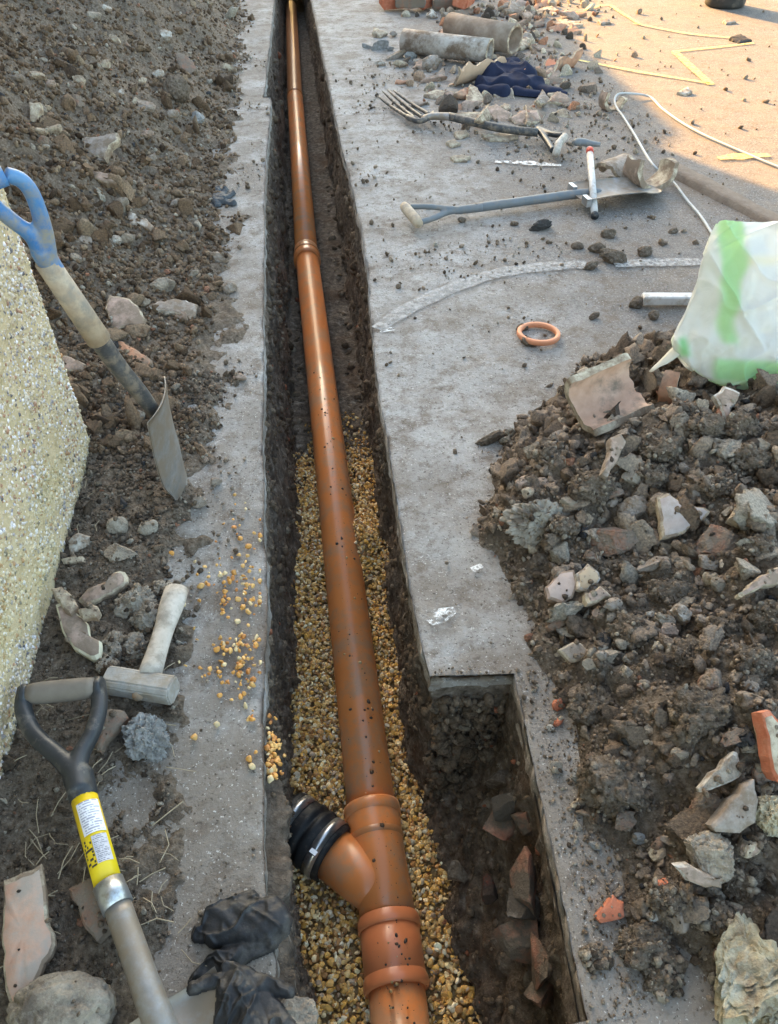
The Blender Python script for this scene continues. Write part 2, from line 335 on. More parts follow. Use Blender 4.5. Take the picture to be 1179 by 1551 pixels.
def h_left(x, y):
    P = xyz(x, y); x = np.asarray(x, float); y = np.asarray(y, float)
    xb = -.385+.05*fbm(xyz(0*x, y, 1.1), .4, 3, 21); d = xb-x
    k = .22+.5*sstep(1.45, 2.6, y)
    heap = np.where(d > 0, k*(np.sqrt(d*d+.02)-.1414), 0); heap = 1.15*(1-np.exp(-heap/1.15*1.1))*sstep(1.2, 1.7, y)
    xs = np.interp(y, [0, .35, .6, .9, 1.1, 1.4, 1.8, 2.6, 9], [-.3, -.3, -.345, -.33, -.33, -.31, -.25, -.33, -.4])+.05*fbm(P, .12, 3, 25)
    lay = np.clip((xs-x)*.2+.009*fbm(P, .05, 4, 27, .65), -.05, .016)
    amp = sstep(0., .25, d)*sstep(1.4, 2.0, y)
    return heap+lay + (.25+.75*amp)*(.06*amp*fbm(P, .42, 3, 31)+.03*np.abs(fbm(P, .11, 4, 33, .6))-.008)+.005*fbm(P, .03, 3, 35)-.003
def gz(x, y):
    x = np.asarray(x, float); y = np.asarray(y, float)
    return np.maximum(0, np.where(x > 0, h_right(x, y), h_left(x, y)))
def hit(px, py):
    d = ray(px, py); t = np.linspace(.5, 10, 1500); P = CAM+t[:, None]*d
    g = gz(P[:, 0], P[:, 1]); i = int(np.argmax(P[:, 2] < g)); return np.array([P[i, 0], P[i, 1], g[i]])

# ------------------------------------------------------------------ setting: base ground, pavements, trench, heaps
V = np.array([(-60, -40, -.75), (60, -40, -.75), (60, 80, -.75), (-60, 80, -.75)])
tag(mk('subsoil', V, [(0, 1, 2, 3)], M['soil'], smooth=False), kind='structure')
def ys(y0, y1, k, mn):
    L = [y0]
    while L[-1] < y1: L.append(L[-1]+max(mn, k*abs(L[-1])))
    return np.array(L)
RE = [(-.6, .205), (.232, .205), (.24, .215), (.246, .29), (.45, .302), (.63, .31), (.795, .318), (.806, .162), (1.0, .15), (1.19, .15), (1.69, .152), (2.46, .18), (2.84, .182), (3.79, .165), (4.91, .15), (6.68, .13), (8.9, .12), (9.3, -.02)]
LE = [(-.6, -.115), (.35, -.12), (.46, -.14), (.67, -.143), (1.15, -.143), (1.22, -.15), (2.49, -.165), (3.3, -.168), (4.33, -.15), (4.36, -.152), (4.38, -.188), (5.4, -.165), (6.71, -.14), (8.9, -.14), (9.3, -.02)]
def redge(y, rough=True):
    r = np.interp(y, *np.array(RE).T)
    return r + (.0035*fbm(xyz(0*y, y, .5), .3, 3, 41) + .0012*fbm(xyz(0*y, y, .5), .02, 3, 43) if rough else 0)
def ledge(y, rough=True):
    r = np.interp(y, *np.array(LE).T)
    return r + (.003*fbm(xyz(0*y, y, .5), .15, 4, 45) + .0012*fbm(xyz(0*y, y, .5), .012, 2, 47) if rough else 0)
Y = np.unique(np.concatenate([ys(-.6, 9.3, .008, .006), [.232, .24, .246, .795, .8, .806, 4.35, 4.36, 4.38], np.linspace(.787, .815, 26)])); Yp = np.concatenate([Y, [9.4, 12, 20, 60]])
def pavement(name, edge, sgn, far, m, th):
    off = np.concatenate([[0, .004, .012, .03], np.geomspace(.06, far, 34)]); e = edge(np.minimum(Yp, 9.3)); e = np.where(Yp > 9.3, -.02, e)
    X = e[:, None]+sgn*off[None]; YY = np.broadcast_to(Yp[:, None], X.shape); P = xyz(X, YY)
    Z = .0035*fbm(P, .5, 2, 51)-.0035+.0012*fbm(P, .05, 2, 53); chip = np.maximum(0, fbm(P[:, 0], .06, 3, 57)-.25); Z[:, 0] -= .004+.012*chip; Z[:, 1] -= .006*chip; X[:, 0] += sgn*.007*chip
    top = np.stack([X, YY, Z], -1)
    lev = [.02, .5, .8, 1.0]; side = []
    for q in lev[::-1]:
        zz = -th*q*(1+.12*fbm(xyz(e, Yp, q), .08, 3, 55)); xx = e-sgn*.004*fbm(xyz(e, Yp, q*4), .03, 3, 59)*min(1, 2*q)
        side.append(np.stack([xx, Yp, zz], -1))
    G = np.concatenate([np.stack(side, 1), top[:, 1:] if False else top], 1); nr, nc = G.shape[:2]; F = grid_faces(nr, nc)
    if sgn < 0: F = F[:, ::-1]
    return tag(mk(name, G.reshape(-1, 3), F, m), kind='structure')
pavement('pavement', redge, 1, 40, M['pave'], .055); pavement('path', ledge, -1, 40, M['concrete'], .05)

def floor_l(y): return np.interp(y, [-.6, .3, .46, .65, .87, 1.24, 1.74, 2.07, 3.5, 9.3], [-.08, -.085, -.1, -.135, -.135, -.108, -.1, -.11, -.12, -.1])
def floor_r(y): return np.interp(y, [-.6, .3, .43, .68, .8, 1.0, 1.45, 2.04, 3.5, 9.3], [.22, .21, .2, .175, .15, .135, .135, .15, .15, .1])
def floor_z(x, y):
    P = xyz(x, y)
    return np.interp(y, [0, 1.95, 2.2, 3, 9.3], [-.53, -.53, -.57, -.575, -.57])+.012*fbm(P, .12, 3, 61)
Yt = Y
nw, nf = 34, 30
TR = []
for y in Yt:
    eL, eR = float(ledge(np.array(y), False)), float(redge(np.array(y), False)); fl, fr = float(floor_l(y)), float(floor_r(y)); zf = -.55 if y < 2 else -.575
    notch = float(sstep(.225, .25, y)*(1-sstep(.79, .812, y))); led = float(1-sstep(.6, .72, y))
    s = np.linspace(0, 1, nw)
    xl = eL-.004+led*.032*sstep(0., .07, s)+(fl-eL-led*.032)*s**1.6; zl = -.03+(zf+.03)*s
    if led > 0: zl = np.where(s < .12, -.03-.03*(s/.12)*(1-led)-.006*led*s/.12*1, zl)
    s2 = s[::-1]
    bul = .02*np.sin(s2*math.pi)
    xr = eR+.004+(fr-eR)*s2**1.3+(1-notch)*bul; zr = -.035+(zf+.035)*s2
    if notch > 0:
        q = np.clip(s2*1.0, 0, 1)
        xn = eR-.003-(eR-fr)*(sstep(.18, 1, q)**.8); zn = -.035+(zf+.035)*(q**.8)
        xr = xr*(1-notch)+xn*notch; zr = zr*(1-notch)+zn*notch
    f = np.linspace(0, 1, nf+2)[1:-1]; xf = fl+(fr-fl)*f; zfl = zf+0*f
    TR.append(np.stack([np.concatenate([xl, xf, xr]), np.full(2*nw+nf, y), np.concatenate([zl, zfl, zr])], -1))
G = np.array(TR); nc = G.shape[1]
fade = np.minimum(1, np.minimum(np.arange(nc), np.arange(nc)[::-1])/2.5)[None, :]
fall = np.ones(G.shape[:2])*fade
dx = .014*fbm(G*[1, 1, .6], .13, 4, 65)+.006*fbm(G, .03, 4, 66, .65); dz = .010*fbm(G+5, .07, 4, 67, .6); dy = .006*fbm(G+9, .05, 4, 68, .6)
side = np.concatenate([np.ones(nw), np.linspace(1, -1, nf), -np.ones(nw)])[None, :]
nt_ = (sstep(.225, .25, G[..., 1])*(1-sstep(.79, .812, G[..., 1])))*(np.arange(nc)[None, :] > nw+nf)
dx = dx*(1+.5*nt_)
G[..., 0] += dx*fall*side; G[..., 2] += dz*fall; G[..., 1] += dy*fall
TRG = G
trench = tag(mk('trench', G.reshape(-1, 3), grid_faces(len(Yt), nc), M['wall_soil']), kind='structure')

def sheet(name, X, YY, hf, m):
    Z = hf(X, YY); return mk(name, np.stack([X, YY, Z], -1).reshape(-1, 3), grid_faces(*X.shape)[:, ::-1], m)
yr = np.linspace(-.05, 2.15, 330); xr_ = np.concatenate([np.linspace(.3, 1.3, 190), np.linspace(1.31, 3.1, 90)])
XX, YY = np.meshgrid(xr_, yr); XX = np.maximum(XX, redge(YY)+.012)
o = tag(sheet('soil_heap', XX, YY, h_right, M['soil']), 'heap of dug grey brown soil and rubble on the right of the trench', 'soil heap', kind='stuff')
yl = ys(.1, 11, .0075, .006); xl_ = np.concatenate([np.linspace(-2.9, -1.3, 90), np.linspace(-1.29, -.1, 190)])
XX, YY = np.meshgrid(xl_, yl); XX = np.minimum(XX, ledge(YY)-.012)
tag(sheet('soil_heap', XX, YY, h_left, M['soil']), 'long bank of brown soil left of the trench, behind the wall', 'soil heap', kind='stuff')

# ------------------------------------------------------------------ loose soil
RNG = np.random.default_rng(7)
SOILP = [(.14, .103, .072), (.2, .152, .11), (.245, .19, .142), (.285, .23, .175), (.36, .31, .245), (.085, .064, .048)]
SW = [3, 4, 4, 2.4, 1, 1.2]
def soil_scatter(name, layers, sample, hf, label, seed, keep, warm=(1, 1, 1)):
    """layers: (count, mesh level, smallest and largest radius, how deep it sits)"""
    rng = np.random.default_rng(seed); L = []
    for n, lvl, a, b, sink in layers:
        x, y = sample(n, rng); sc = rng.uniform(0, 1, n)**2.0*(b-a)+a; k = keep(x, y, sc, rng); x, y, sc = x[k], y[k], sc[k]
        sc = sc*np.clip(np.hypot(x, y+.9)/2.2, .75, 1.5)
        z = hf(x, y)+sc*(1-sink)*.5
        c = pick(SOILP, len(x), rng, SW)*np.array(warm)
        bits = rng.random(len(x)); c[bits < .012] = (.33, .17, .11); c[(bits > .02) & (bits < .05)] = (.4, .36, .3); c[(bits > .05) & (bits < .06)] = (.06, .06, .065)
        L.append(blobs(np.stack([x, y, z], -1), sc, c, lvl, seed+lvl, (.45, .55, .5, .42)[lvl], .4, cut=(0, 5, 5, 3)[lvl]))
    V, F, T = merge(*L); return tag(mk(name, V, F, M['clod'], tint=T), label, 'soil', kind='stuff')
def sR(n, rng): return .3+1.25*rng.random(n)**1.1, .1+1.85*rng.random(n)
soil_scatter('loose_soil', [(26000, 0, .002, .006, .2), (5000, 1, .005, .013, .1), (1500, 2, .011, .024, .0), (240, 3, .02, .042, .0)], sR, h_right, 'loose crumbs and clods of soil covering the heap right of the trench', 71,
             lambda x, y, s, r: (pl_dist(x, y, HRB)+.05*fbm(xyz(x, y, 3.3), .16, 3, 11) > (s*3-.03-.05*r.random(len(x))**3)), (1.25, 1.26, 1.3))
def sL(n, rng):
    y = 1.5+6.5*rng.random(n)**1.7; return -.15-(.35+.27*y)*rng.random(n), y
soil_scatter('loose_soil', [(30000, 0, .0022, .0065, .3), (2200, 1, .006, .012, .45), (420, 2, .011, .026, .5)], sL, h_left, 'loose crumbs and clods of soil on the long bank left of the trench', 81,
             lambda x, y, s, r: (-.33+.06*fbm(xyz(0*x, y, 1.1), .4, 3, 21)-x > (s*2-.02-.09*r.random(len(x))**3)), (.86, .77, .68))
def sN(n, rng): return -.6+.5*rng.random(n), .35+1.5*rng.random(n)
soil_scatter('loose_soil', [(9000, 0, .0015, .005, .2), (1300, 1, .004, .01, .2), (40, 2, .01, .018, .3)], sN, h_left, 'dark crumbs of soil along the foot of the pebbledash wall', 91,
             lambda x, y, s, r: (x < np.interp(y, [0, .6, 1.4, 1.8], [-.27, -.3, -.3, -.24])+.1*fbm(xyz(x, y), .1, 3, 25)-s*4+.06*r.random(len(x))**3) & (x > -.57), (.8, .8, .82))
def crumbs(n, seed):
    rng = np.random.default_rng(seed); yq = .22+.6*rng.random(1800); xq = redge(yq)+.005+.09*rng.random(1800)**.8; x = .18+1.5*rng.random(n)**1.0; y = .85+4.2*rng.random(n); k = (fbm(xyz(x, y), .35, 3, 93)+.5*fbm(xyz(x, y), .07, 2, 94) > .15+.4*rng.random(n)) | (rng.random(n) < .09)
    x, y = x[k], y[k]; k = x > redge(y)+.01; x, y = x[k], y[k]
    x2 = -.45+.3*rng.random(n//3); y2 = .4+5*rng.random(n//3)**1.4; k = (fbm(xyz(x2, y2), .2, 3, 95) > .1+.4*rng.random(len(x2))) & (x2 < ledge(y2)-.01); x = np.concatenate([x, x2[k], xq]); y = np.concatenate([y, y2[k], yq])
    s = (.0008+.0042*rng.random(len(x))**6)*np.clip(np.hypot(x, y+.9)/1.9, .8, 2)
    c = pick(SOILP, len(x), rng, SW)*1.1; b = rng.random(len(x)); c[b < .12] = (.42, .38, .32)
    V, F, T = blobs(np.stack([x, y, s*.3], -1), s, c, 0, seed, .4, .45); return tag(mk('soil_crumbs', V, F, M['clod'], tint=T), 'thin scatter of soil crumbs trodden over the pavement', 'soil', kind='stuff')
crumbs(12000, 97)
rng = np.random.default_rng(101)                                                          # clods along trench walls and floor
NT = 18000; i = rng.integers(2, len(Yt)-2, NT); i = (i*(rng.random(NT)**.25)).astype(int); j = np.where(rng.random(NT) < .2, rng.integers(1, nw, NT), rng.integers(5, nc-3, NT)); P = TRG[i, j]; nj = rng.random(NT) < .07; i = np.where(nj, rng.integers(60, int(np.argmin(np.abs(Yt-.8))), NT), i); j = np.where(nj, rng.integers(nw+nf-4, nc-2, NT), j); P = TRG[i, j]; s = (.0015+.009*rng.random(NT)**6)*np.clip((P[:, 1]+1)/1.9, .8, 2)
k = ~((np.abs(P[:, 0]-.02) < .085) & (P[:, 2] < -.5)); P, s = P[k], s[k]
nb_ = 900; bx = rng.uniform(.17, .315, nb_); bz = -.06-.42*rng.random(nb_); P = np.concatenate([P, np.stack([bx, .798-.012*rng.random(nb_)-.05*np.maximum(0, -bz-.2), bz], -1)]); s = np.concatenate([s, .002+.014*rng.random(nb_)**5])
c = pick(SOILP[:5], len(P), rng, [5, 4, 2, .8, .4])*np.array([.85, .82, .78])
c[rng.random(len(P)) < .015] = (.33, .13, .075)
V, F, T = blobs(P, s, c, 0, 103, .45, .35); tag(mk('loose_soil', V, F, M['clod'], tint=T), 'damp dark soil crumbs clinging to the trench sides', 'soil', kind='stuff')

# ------------------------------------------------------------------ gravel
def pipe_x(y): return np.where(y > .7, .045-(y-.75)*.0252, .06)
GPAL = [(.6, .34, .095), (.7, .46, .18), (.76, .58, .32), (.4, .2, .065), (.78, .67, .47), (.42, .31, .21), (.22, .115, .045), (.66, .37, .085)]
def g_z(x, y):
    z = -.513+.01*fbm(xyz(x, y), .12, 2, 111)-.06*sstep(1.9, 2.34, y+.11*fbm(xyz(x, y), .09, 3, 113))
    z = z+.085*np.exp(-(((x-(pipe_x(y)+.07))/.05)**2+((y-1.62)/.11)**2))
    return z
def gravel(n, y0, y1, lvl, seed, s0, s1):
    rng = np.random.default_rng(seed); y = y0+(y1-y0)*rng.random(n); l, r = floor_l(y)-.032, floor_r(y)+.034+.02*(y < .8); x = l+(r-l)*rng.random(n)
    edge = np.minimum(x-l, r-x); s = s0+(s1-s0)*rng.random(n)**1.6
    z = g_z(x, y)+rng.uniform(-.008, .004, n)+.05*np.exp(-np.maximum(edge, 0)/.022)*(y < 2.0)
    under = (np.abs(x-pipe_x(y)) < .045); z = np.where(under, z-.08, z)
    k = rng.random(n) > .97*sstep(1.8, 2.4, y+.12*fbm(xyz(x, y), .1, 3, 117)); x, y, z, s, n = x[k], y[k], z[k], s[k], int(k.sum())
    return blobs(np.stack([x, y, z], -1), s, pick(GPAL, n, rng, [4, 4, 3, 2.5, 1.4, 1.3, 1.2, 2.5], .3), lvl, seed, .2, .36, cut=4)
V, F, T = merge(gravel(8200, .2, 1.05, 1, 121, .0036, .0078), gravel(12500, 1.0, 2.45, 0, 123, .0042, .0078))
tag(mk('gravel_bed', V, F, M['gravel'], tint=T, smooth=False), 'golden pea gravel bedding packed round the orange pipe in the trench', 'gravel', kind='stuff')
xg = np.linspace(-.15, .23, 40); yg = np.linspace(.1, 2.4, 120); XX, YY = np.meshgrid(xg, yg)
tag(mk('gravel_base', np.stack([XX, YY, g_z(XX, YY)-.010-.07*sstep(1.75, 2.2, YY)], -1).reshape(-1, 3), grid_faces(*XX.shape)[:, ::-1], mat('gravel_fines', [(.2, .12, .05), (.34, .22, .1), (.45, .33, .18)], 120, 6, .95, 1.0, 240, .008)), kind='structure')
rng = np.random.default_rng(131); P = []                                                   # spilt on the path
for (cx, cy, sx, sy, n) in [(365, 795, 14, 12, 10), (372, 850, 12, 25, 16), (352, 875, 22, 8, 24), (382, 900, 10, 14, 28), (345, 895, 8, 12, 9), (330, 922, 18, 12, 8), (335, 980, 14, 5, 10), (366, 972, 12, 8, 26), (362, 1008, 13, 12, 40), (345, 1018, 22, 10, 12), (383, 1072, 3, 7, 4), (340, 1060, 22, 14, 4), (372, 1025, 8, 10, 12), (320, 1000, 25, 30, 7), (330, 870, 30, 40, 12), (384, 1148, 5, 8, 3), (300, 960, 40, 60, 6), (360, 760, 25, 30, 5), (410, 1110, 6, 18, 16), (413, 1145, 8, 14, 40), (417, 1170, 7, 9, 18)]:
    for q in range(n):
        a, b = rng.normal(cx, sx*(1.35 if cx < 400 else 1)), rng.normal(cy, sy*(1.5 if cx < 400 else 1))
        if cx < 400: a = min(a, 394)
        elif a < 405: a = 405+rng.random()*6
        p = at(a, b, -.028 if a > 402 else .002); P.append(p)
P = np.array(P); s = .0026+.0036*rng.random(len(P))**1.7; P[:, 2] += s*.4
V, F, T = blobs(P, s, pick([(.58, .29, .07), (.66, .39, .13), (.64, .5, .28), (.48, .2, .05)], len(P), rng, [3, 3, 2, 1.5]), 1, 133, .22, .36, cut=3)
tag(mk('spilt_gravel', V, F, M['gravel'], tint=T), 'orange pea gravel spilt along the path beside the trench', 'gravel', kind='stuff')

# ------------------------------------------------------------------ pebbledash wall and the houses that cast the shade
WX, WY = -.565, 1.53
wl = thing('house_wall', (WX-.6, .5, 0), 'cream pebbledash house wall with mossy lower corner at the left edge', 'wall')
M['dash'] = mat('pebbledash_render', [(.42, .34, .2), (.56, .46, .29), (.62, .53, .36)], 30, 8, .95, .8, 140, .006, dirt=(.4, .34, .18), dirt_scale=5, dirt_amt=.25)
V, F = box((WX-.6, WY-1.4, 1.3), (1.2, 2.8, 2.9)); mk('render_coat', V, F, M['dash'], wl, smooth=False)
rng = np.random.default_rng(141); n = 26000
y = .35+(WY-.35)*rng.random(n); z = 1.25*rng.random(n)**1.15; s = .0022+.0036*rng.random(n)**1.5
x = np.full(n, WX)-s*.45+.0015*fbm(xyz(y, z), .1, 2, 143)
c = pick([(.56, .45, .27), (.66, .57, .4), (.74, .69, .6), (.38, .21, .11), (.32, .29, .26), (.46, .35, .2), (.13, .12, .11)], n, rng, [7, 7, 4, 2.2, 2, 2.2, .9])*np.array([.95, .97, 1.16])
st = fbm(xyz(y, z), .18, 3, 145); moss = np.clip(1.1-z/.22+st*.6, 0, 1)*np.clip(st+.55, 0, 1); c = c*(1-moss[:, None]*.35)+np.array([.42, .36, .08])*moss[:, None]*.35
k = np.clip(1.0-z/.05+st*.5, 0, 1)*.6; c = c*(1-k[:, None])+np.array([.2, .18, .12])*k[:, None]
V1, F1, T1 = blobs(np.stack([x, y, z], -1), s, c, 0, 147, .3, .35)
n = 5000; x = WX-.25*rng.random(n); z = 1.25*rng.random(n); s = .0025+.0028*rng.random(n)
V2, F2, T2 = blobs(np.stack([x, np.full(n, WY), z], -1), s, pick([(.6, .48, .26), (.66, .57, .38), (.38, .2, .09), (.3, .29, .26)], n, rng), 0, 149, .3, .35)
V, F, T = merge((V1, F1, T1), (V2, F2, T2)); tag(mk('pebble', V, F, M['gravel'], wl, tint=T), kind='stuff')
def house(x0, x1, y0, y1, h, roof, label):
    t = thing('house', ((x0+x1)/2, (y0+y1)/2, 0), label, 'house')
    V, F = box(((x0+x1)/2, (y0+y1)/2, h/2-.2), (x1-x0, y1-y0, h+.4)); mk('wall', V, F, M['house'], t, smooth=False)
    xm = (x0+x1)/2; V = np.array([(x1+.15, y0-.1, h-.03), (x1+.15, y1+.1, h-.03), (xm, y1+.1, h+roof), (xm, y0-.1, h+roof), (x0-.15, y0-.1, h-.03), (x0-.15, y1+.1, h-.03)])
    mk('roof', V, [(0, 1, 2, 3), (3, 2, 5, 4), (0, 3, 4), (1, 5, 2), (0, 4, 5, 1)], M['rooftile'], t, smooth=False)
    return t
house(-6.6, -3.15, 12.6, 34, 3.78, .55, 'low rendered outbuilding beyond the long soil bank')
house(-9.5, -3.15, 4.5, 12.3, 5.2, 2.0, 'tall rendered house beside the long soil bank')

# ------------------------------------------------------------------ drain pipes
PZ = -.49; R0 = .055
def axis_pt(y): return np.array([.045-(y-.75)*.0252, y, PZ])
def pipe_obj(name, label, P0, P1, prof, m, cat='pipe', group=None, inner=True):
    V, F = lathe(prof, P0, P1, 48); return tag(mk(name, V, F, m, origin='base'), label, cat, group)
A, B = axis_pt(.735), axis_pt(3.6); Lp = np.linalg.norm(B-A)
pipe_obj('drain_pipe', 'long shiny orange drain pipe running up the trench from the gravel', A, B, [(0, .05), (0, R0), (Lp, R0), (Lp, .05)], M['upvc'])
d = (B-A)/Lp; S0 = B-d*.065
sk = thing('pipe_collar', S0, 'orange ribbed collar joining two drain pipes halfway up the trench', 'pipe collar')
V, F = lathe([(-.02, R0), (-.02, .064), (0, .0645), (.018, .0645), (.03, .062), (.06, .062), (.075, .06), (.1, .058), (.1, .05)], S0, S0+d, 48); mk('collar_body', V, F, M['upvc'], sk)
V, F = lathe([(.036, .0618), (.038, .0645), (.048, .0645), (.05, .0618)], S0, S0+d, 48); mk('rib', V, F, M['upvc_old'], sk)
P2 = at(447, 146, PZ); C2 = at(441, 9, PZ)
pipe_obj('drain_pipe', 'orange brown drain pipe in the middle distance of the trench', B-d*.02, P2, [(0, .05), (0, R0-.0005), (np.linalg.norm(P2-B)+.02*1, R0-.0005), (np.linalg.norm(P2-B)+.02, .05)], M['upvc'])
pipe_obj('drain_pipe', 'farthest browner drain pipe ending at the top of the trench', P2-np.array([0, .03, 0]), C2, [(0, .045), (0, R0+.002), (.04, R0+.002), (.045, R0-.001), (np.linalg.norm(C2-P2), R0-.001), (np.linalg.norm(C2-P2), .048), (np.linalg.norm(C2-P2)-.2, .047)], M['upvc_old'])
# junction
J0 = np.array([.0575, .555, PZ]); J1 = axis_pt(.795); dj = (J1-J0)/np.linalg.norm(J1-J0); LJ = np.linalg.norm(J1-J0)
jn = thing('pipe_junction', (J0+J1)/2*[1, 1, 0]+[0, 0, PZ-.06], 'orange Y shaped pipe junction lying on the gravel', 'pipe junction')
V1, F1 = lathe([(-.02, .04), (-.02, .057), (LJ-.07, .0575), (LJ-.065, .0585), (LJ-.05, .06), (LJ-.02, .0605), (LJ, .0605), (LJ, .045), (-.02, .04)], J0, J1, 56)
V, F = V1, F1
mk('main_barrel', V, F, M['upvc'], jn)
bp0 = J0+dj*.055; bd = np.array([-.74, .67, .02]); bd /= np.linalg.norm(bd)
V, F = lathe([(0, .02), (0, .053), (.05, .0555), (.16, .0555), (.16, .045), (.05, .044)], bp0, bp0+bd, 56); mk('branch', V, F, M['upvc'], jn)
V, F = lathe([(LJ-.022, .06), (LJ-.02, .0635), (LJ-.004, .0642), (LJ+.004, .063), (LJ+.006, .0555)], J0, J1, 56); mk('collar', V, F, M['upvc'], jn)
V, F = lathe([(LJ-.075, .057), (LJ-.072, .0605), (LJ-.064, .0605), (LJ-.06, .0585)], J0, J1, 56); mk('rib', V, F, M['upvc_old'], jn)
# coupler and lower pipe
K0 = np.array([.0605, .435, PZ]); K1 = J0+dj*.005; dk = (K1-K0)/np.linalg.norm(K1-K0); LK = np.linalg.norm(K1-K0)
cp = thing('pipe_coupler', K0-[0, 0, .065], 'reddish orange pipe coupler with raised rims below the junction', 'pipe coupler')
V, F = lathe([(0, .05), (0, .0605), (LK, .0605), (LK, .05)], K0, K1, 56); mk('coupler_body', V, F, M['upvc_red'], cp)
for s in (0, LK-.018):
    V, F = lathe([(s-.004, .05), (s-.004, .063), (s, .0645), (s+.011, .0645), (s+.022, .0605)], K0, K1, 56); mk('rim', V, F, M['upvc_red'], cp)
pipe_obj('drain_pipe', 'short orange drain pipe at the bottom edge below the coupler', np.array([.062, .0, PZ]), K0+dk*.02, [(0, .05), (0, R0), (.44, R0), (.44, .05)], M['upvc'])
# rubber coupling
Q0 = bp0+bd*.135
rc = thing('rubber_coupling', Q0-[0, 0, .065], 'black rubber pipe coupling with two steel bands on the branch', 'pipe coupling')
V, F = lathe([(s*1.22, q) for s, q in [(0, .054), (0, .0635), (.01, .066), (.036, .066), (.04, .069), (.048, .069), (.05, .064), (.056, .064), (.058, .069), (.066, .069), (.07, .066), (.105, .066), (.112, .063), (.112, .05), (.02, .046)]], Q0, Q0+bd, 56); mk('sleeve', V, F, M['rubber'], rc)
for s in (.014, .1):
    V, F = lathe([(s, .0655), (s-.003, .0678), (s+.021, .0678), (s+.021, .0655)], Q0, Q0+bd, 56); b_ = mk('steel_band', V, F, M['steel'], rc)
    _, u, v = frame(bd); cc = Q0+bd*(s+.0085)+.069*(-.5*u+.8*v if v[2] > 0 else -.5*u-.8*v)
    V, F = box(cc, (.016, .016, .008), [bd, u, v]); mk('clamp_screw', V, F, M['steel'], rc, smooth=False)
_, u, v = frame(bd); up_ = v if v[2] > 0 else -v
arc = [Q0+bd*.128+.0672*(math.cos(a)*up_+math.sin(a)*u*(1 if np.dot(u, [-1, -1, 0]) > 0 else -1)) for a in np.linspace(.7, 1.5, 10)]
V, F = tube(arc, .006, 8, flat=.25); mk('red_mark', V, F, M['redbits'], rc)
# grit on the pipes
rng = np.random.default_rng(151); P = []
for q in range(420):
    yy = .3+2.2*rng.random()**1.5; a = rng.normal(.1, .45); c0 = axis_pt(yy) if yy > .76 else np.array([.058, yy, PZ]); r = R0 if yy > .8 else .0605 if yy < .55 else .0585
    P.append((*(c0+[r*math.sin(a), 0, r*math.cos(a)]), rng.random()))
P = np.array(P); s = .0007+.0046*P[:, 3]**7
V, F, T = blobs(P[:, :3], s, pick([(.05, .035, .025), (.09, .05, .025), (.4, .25, .1), (.5, .38, .2)], len(P), rng, [5, 3, 1.3, .8]), 0, 153, .3, .3)
tag(mk('pipe_grit', V, F, M['gravel'], tint=T), 'specks of grit and gravel lying on top of the orange pipe', 'grit', kind='stuff')
# rubber seal ring
c = hit(815, 512); V, F = lathe([(.0, .052), (.002, .05), (.012, .05), (.015, .053), (.015, .06), (.012, .0635), (.003, .0635), (0, .061), (0, .052)], c+[0, 0, .004], c+[.02, .05, 1], 48)
tag(mk('sealing_ring', V, F, M['ring'], origin='base'), 'orange plastic sealing ring lying flat on the grey pavement', 'ring')

# ------------------------------------------------------------------ makers of broken pieces
def shard(name, label, cat, pts, face, edge=None, th=.016, lift=.008, slope=(0, .25), seed=0, group=None, base=None, rough=.5, bow=0.0):
    """a broken flat piece: the outline lies on a tilted plane at its place on the ground, thickness goes down from it"""
    edge = edge or face; rng = np.random.default_rng(seed+1000); pts = np.array(pts, float); c = pts.mean(0)
    P0 = np.array(base) if base is not None else hit(*c); P0 = P0+[0, 0, lift+th*.6]
    n = np.array([-slope[0], -slope[1], 1.0]); n /= np.linalg.norm(n)
    W = np.array([on_plane(x, y, P0, n) for x, y in pts]); ring = []
    for a, b in zip(W, np.roll(W, -1, 0)):
        k = max(2, int(np.linalg.norm(b-a)/.012)); ln = np.linalg.norm(b-a)
        for q in range(k): ring.append(a+(b-a)*q/k+(rng.normal(size=3)*.0016*rough*2 if q else 0))
    ring = np.array(ring); m = len(ring); cc = ring.mean(0); size = np.linalg.norm(ring-cc, axis=1).mean()
    u = np.array([1.0, 0, slope[0]]); u /= np.linalg.norm(u); v = np.cross(n, u)
    def lay(R, f, dz, js):
        Q = cc+(R-cc)*f; b = ((Q-cc)@u)**2/size**2; return Q+n*(dz+(.0003 if dz >= 0 else .0014)*rough*fbm(Q, .02, 3, js)[:, None]-bow*size*b[:, None])
    bev = min(.0035, th*.2); f1 = max(.8, 1-bev/size)
    rings = [lay(ring, .45, .0003, seed), lay(ring, f1-.04, 0., seed), lay(ring, 1, -bev, seed+1), lay(ring, 1.01, -th*.55, seed+2), lay(ring, .97, -th, seed+3)]
    V = np.concatenate(rings+[[cc+n*0.0005]]); F = []; mi = []
    for r in range(4):
        for i in range(m): F.append((r*m+i, (r+1)*m+i, (r+1)*m+(i+1) % m, r*m+(i+1) % m)); mi.append(0 if r < 1 else 1)
    for i in range(m): F.append((5*m, i, (i+1) % m)); mi.append(0)
    F.append(tuple(range(4*m, 5*m))[::-1]); mi.append(0)
    # orientation of the outline decides the winding
    ar = np.sum(np.cross(ring-cc, np.roll(ring, -1, 0)-cc)@n)
    if ar < 0: F = [q[::-1] for q in F]
    o = mk(name, V, F, [face, edge], smooth=False, fmat=mi, origin='base'); o.data.polygons.foreach_set('use_smooth', np.array(mi) == 0)
    return tag(o, label, cat, group)
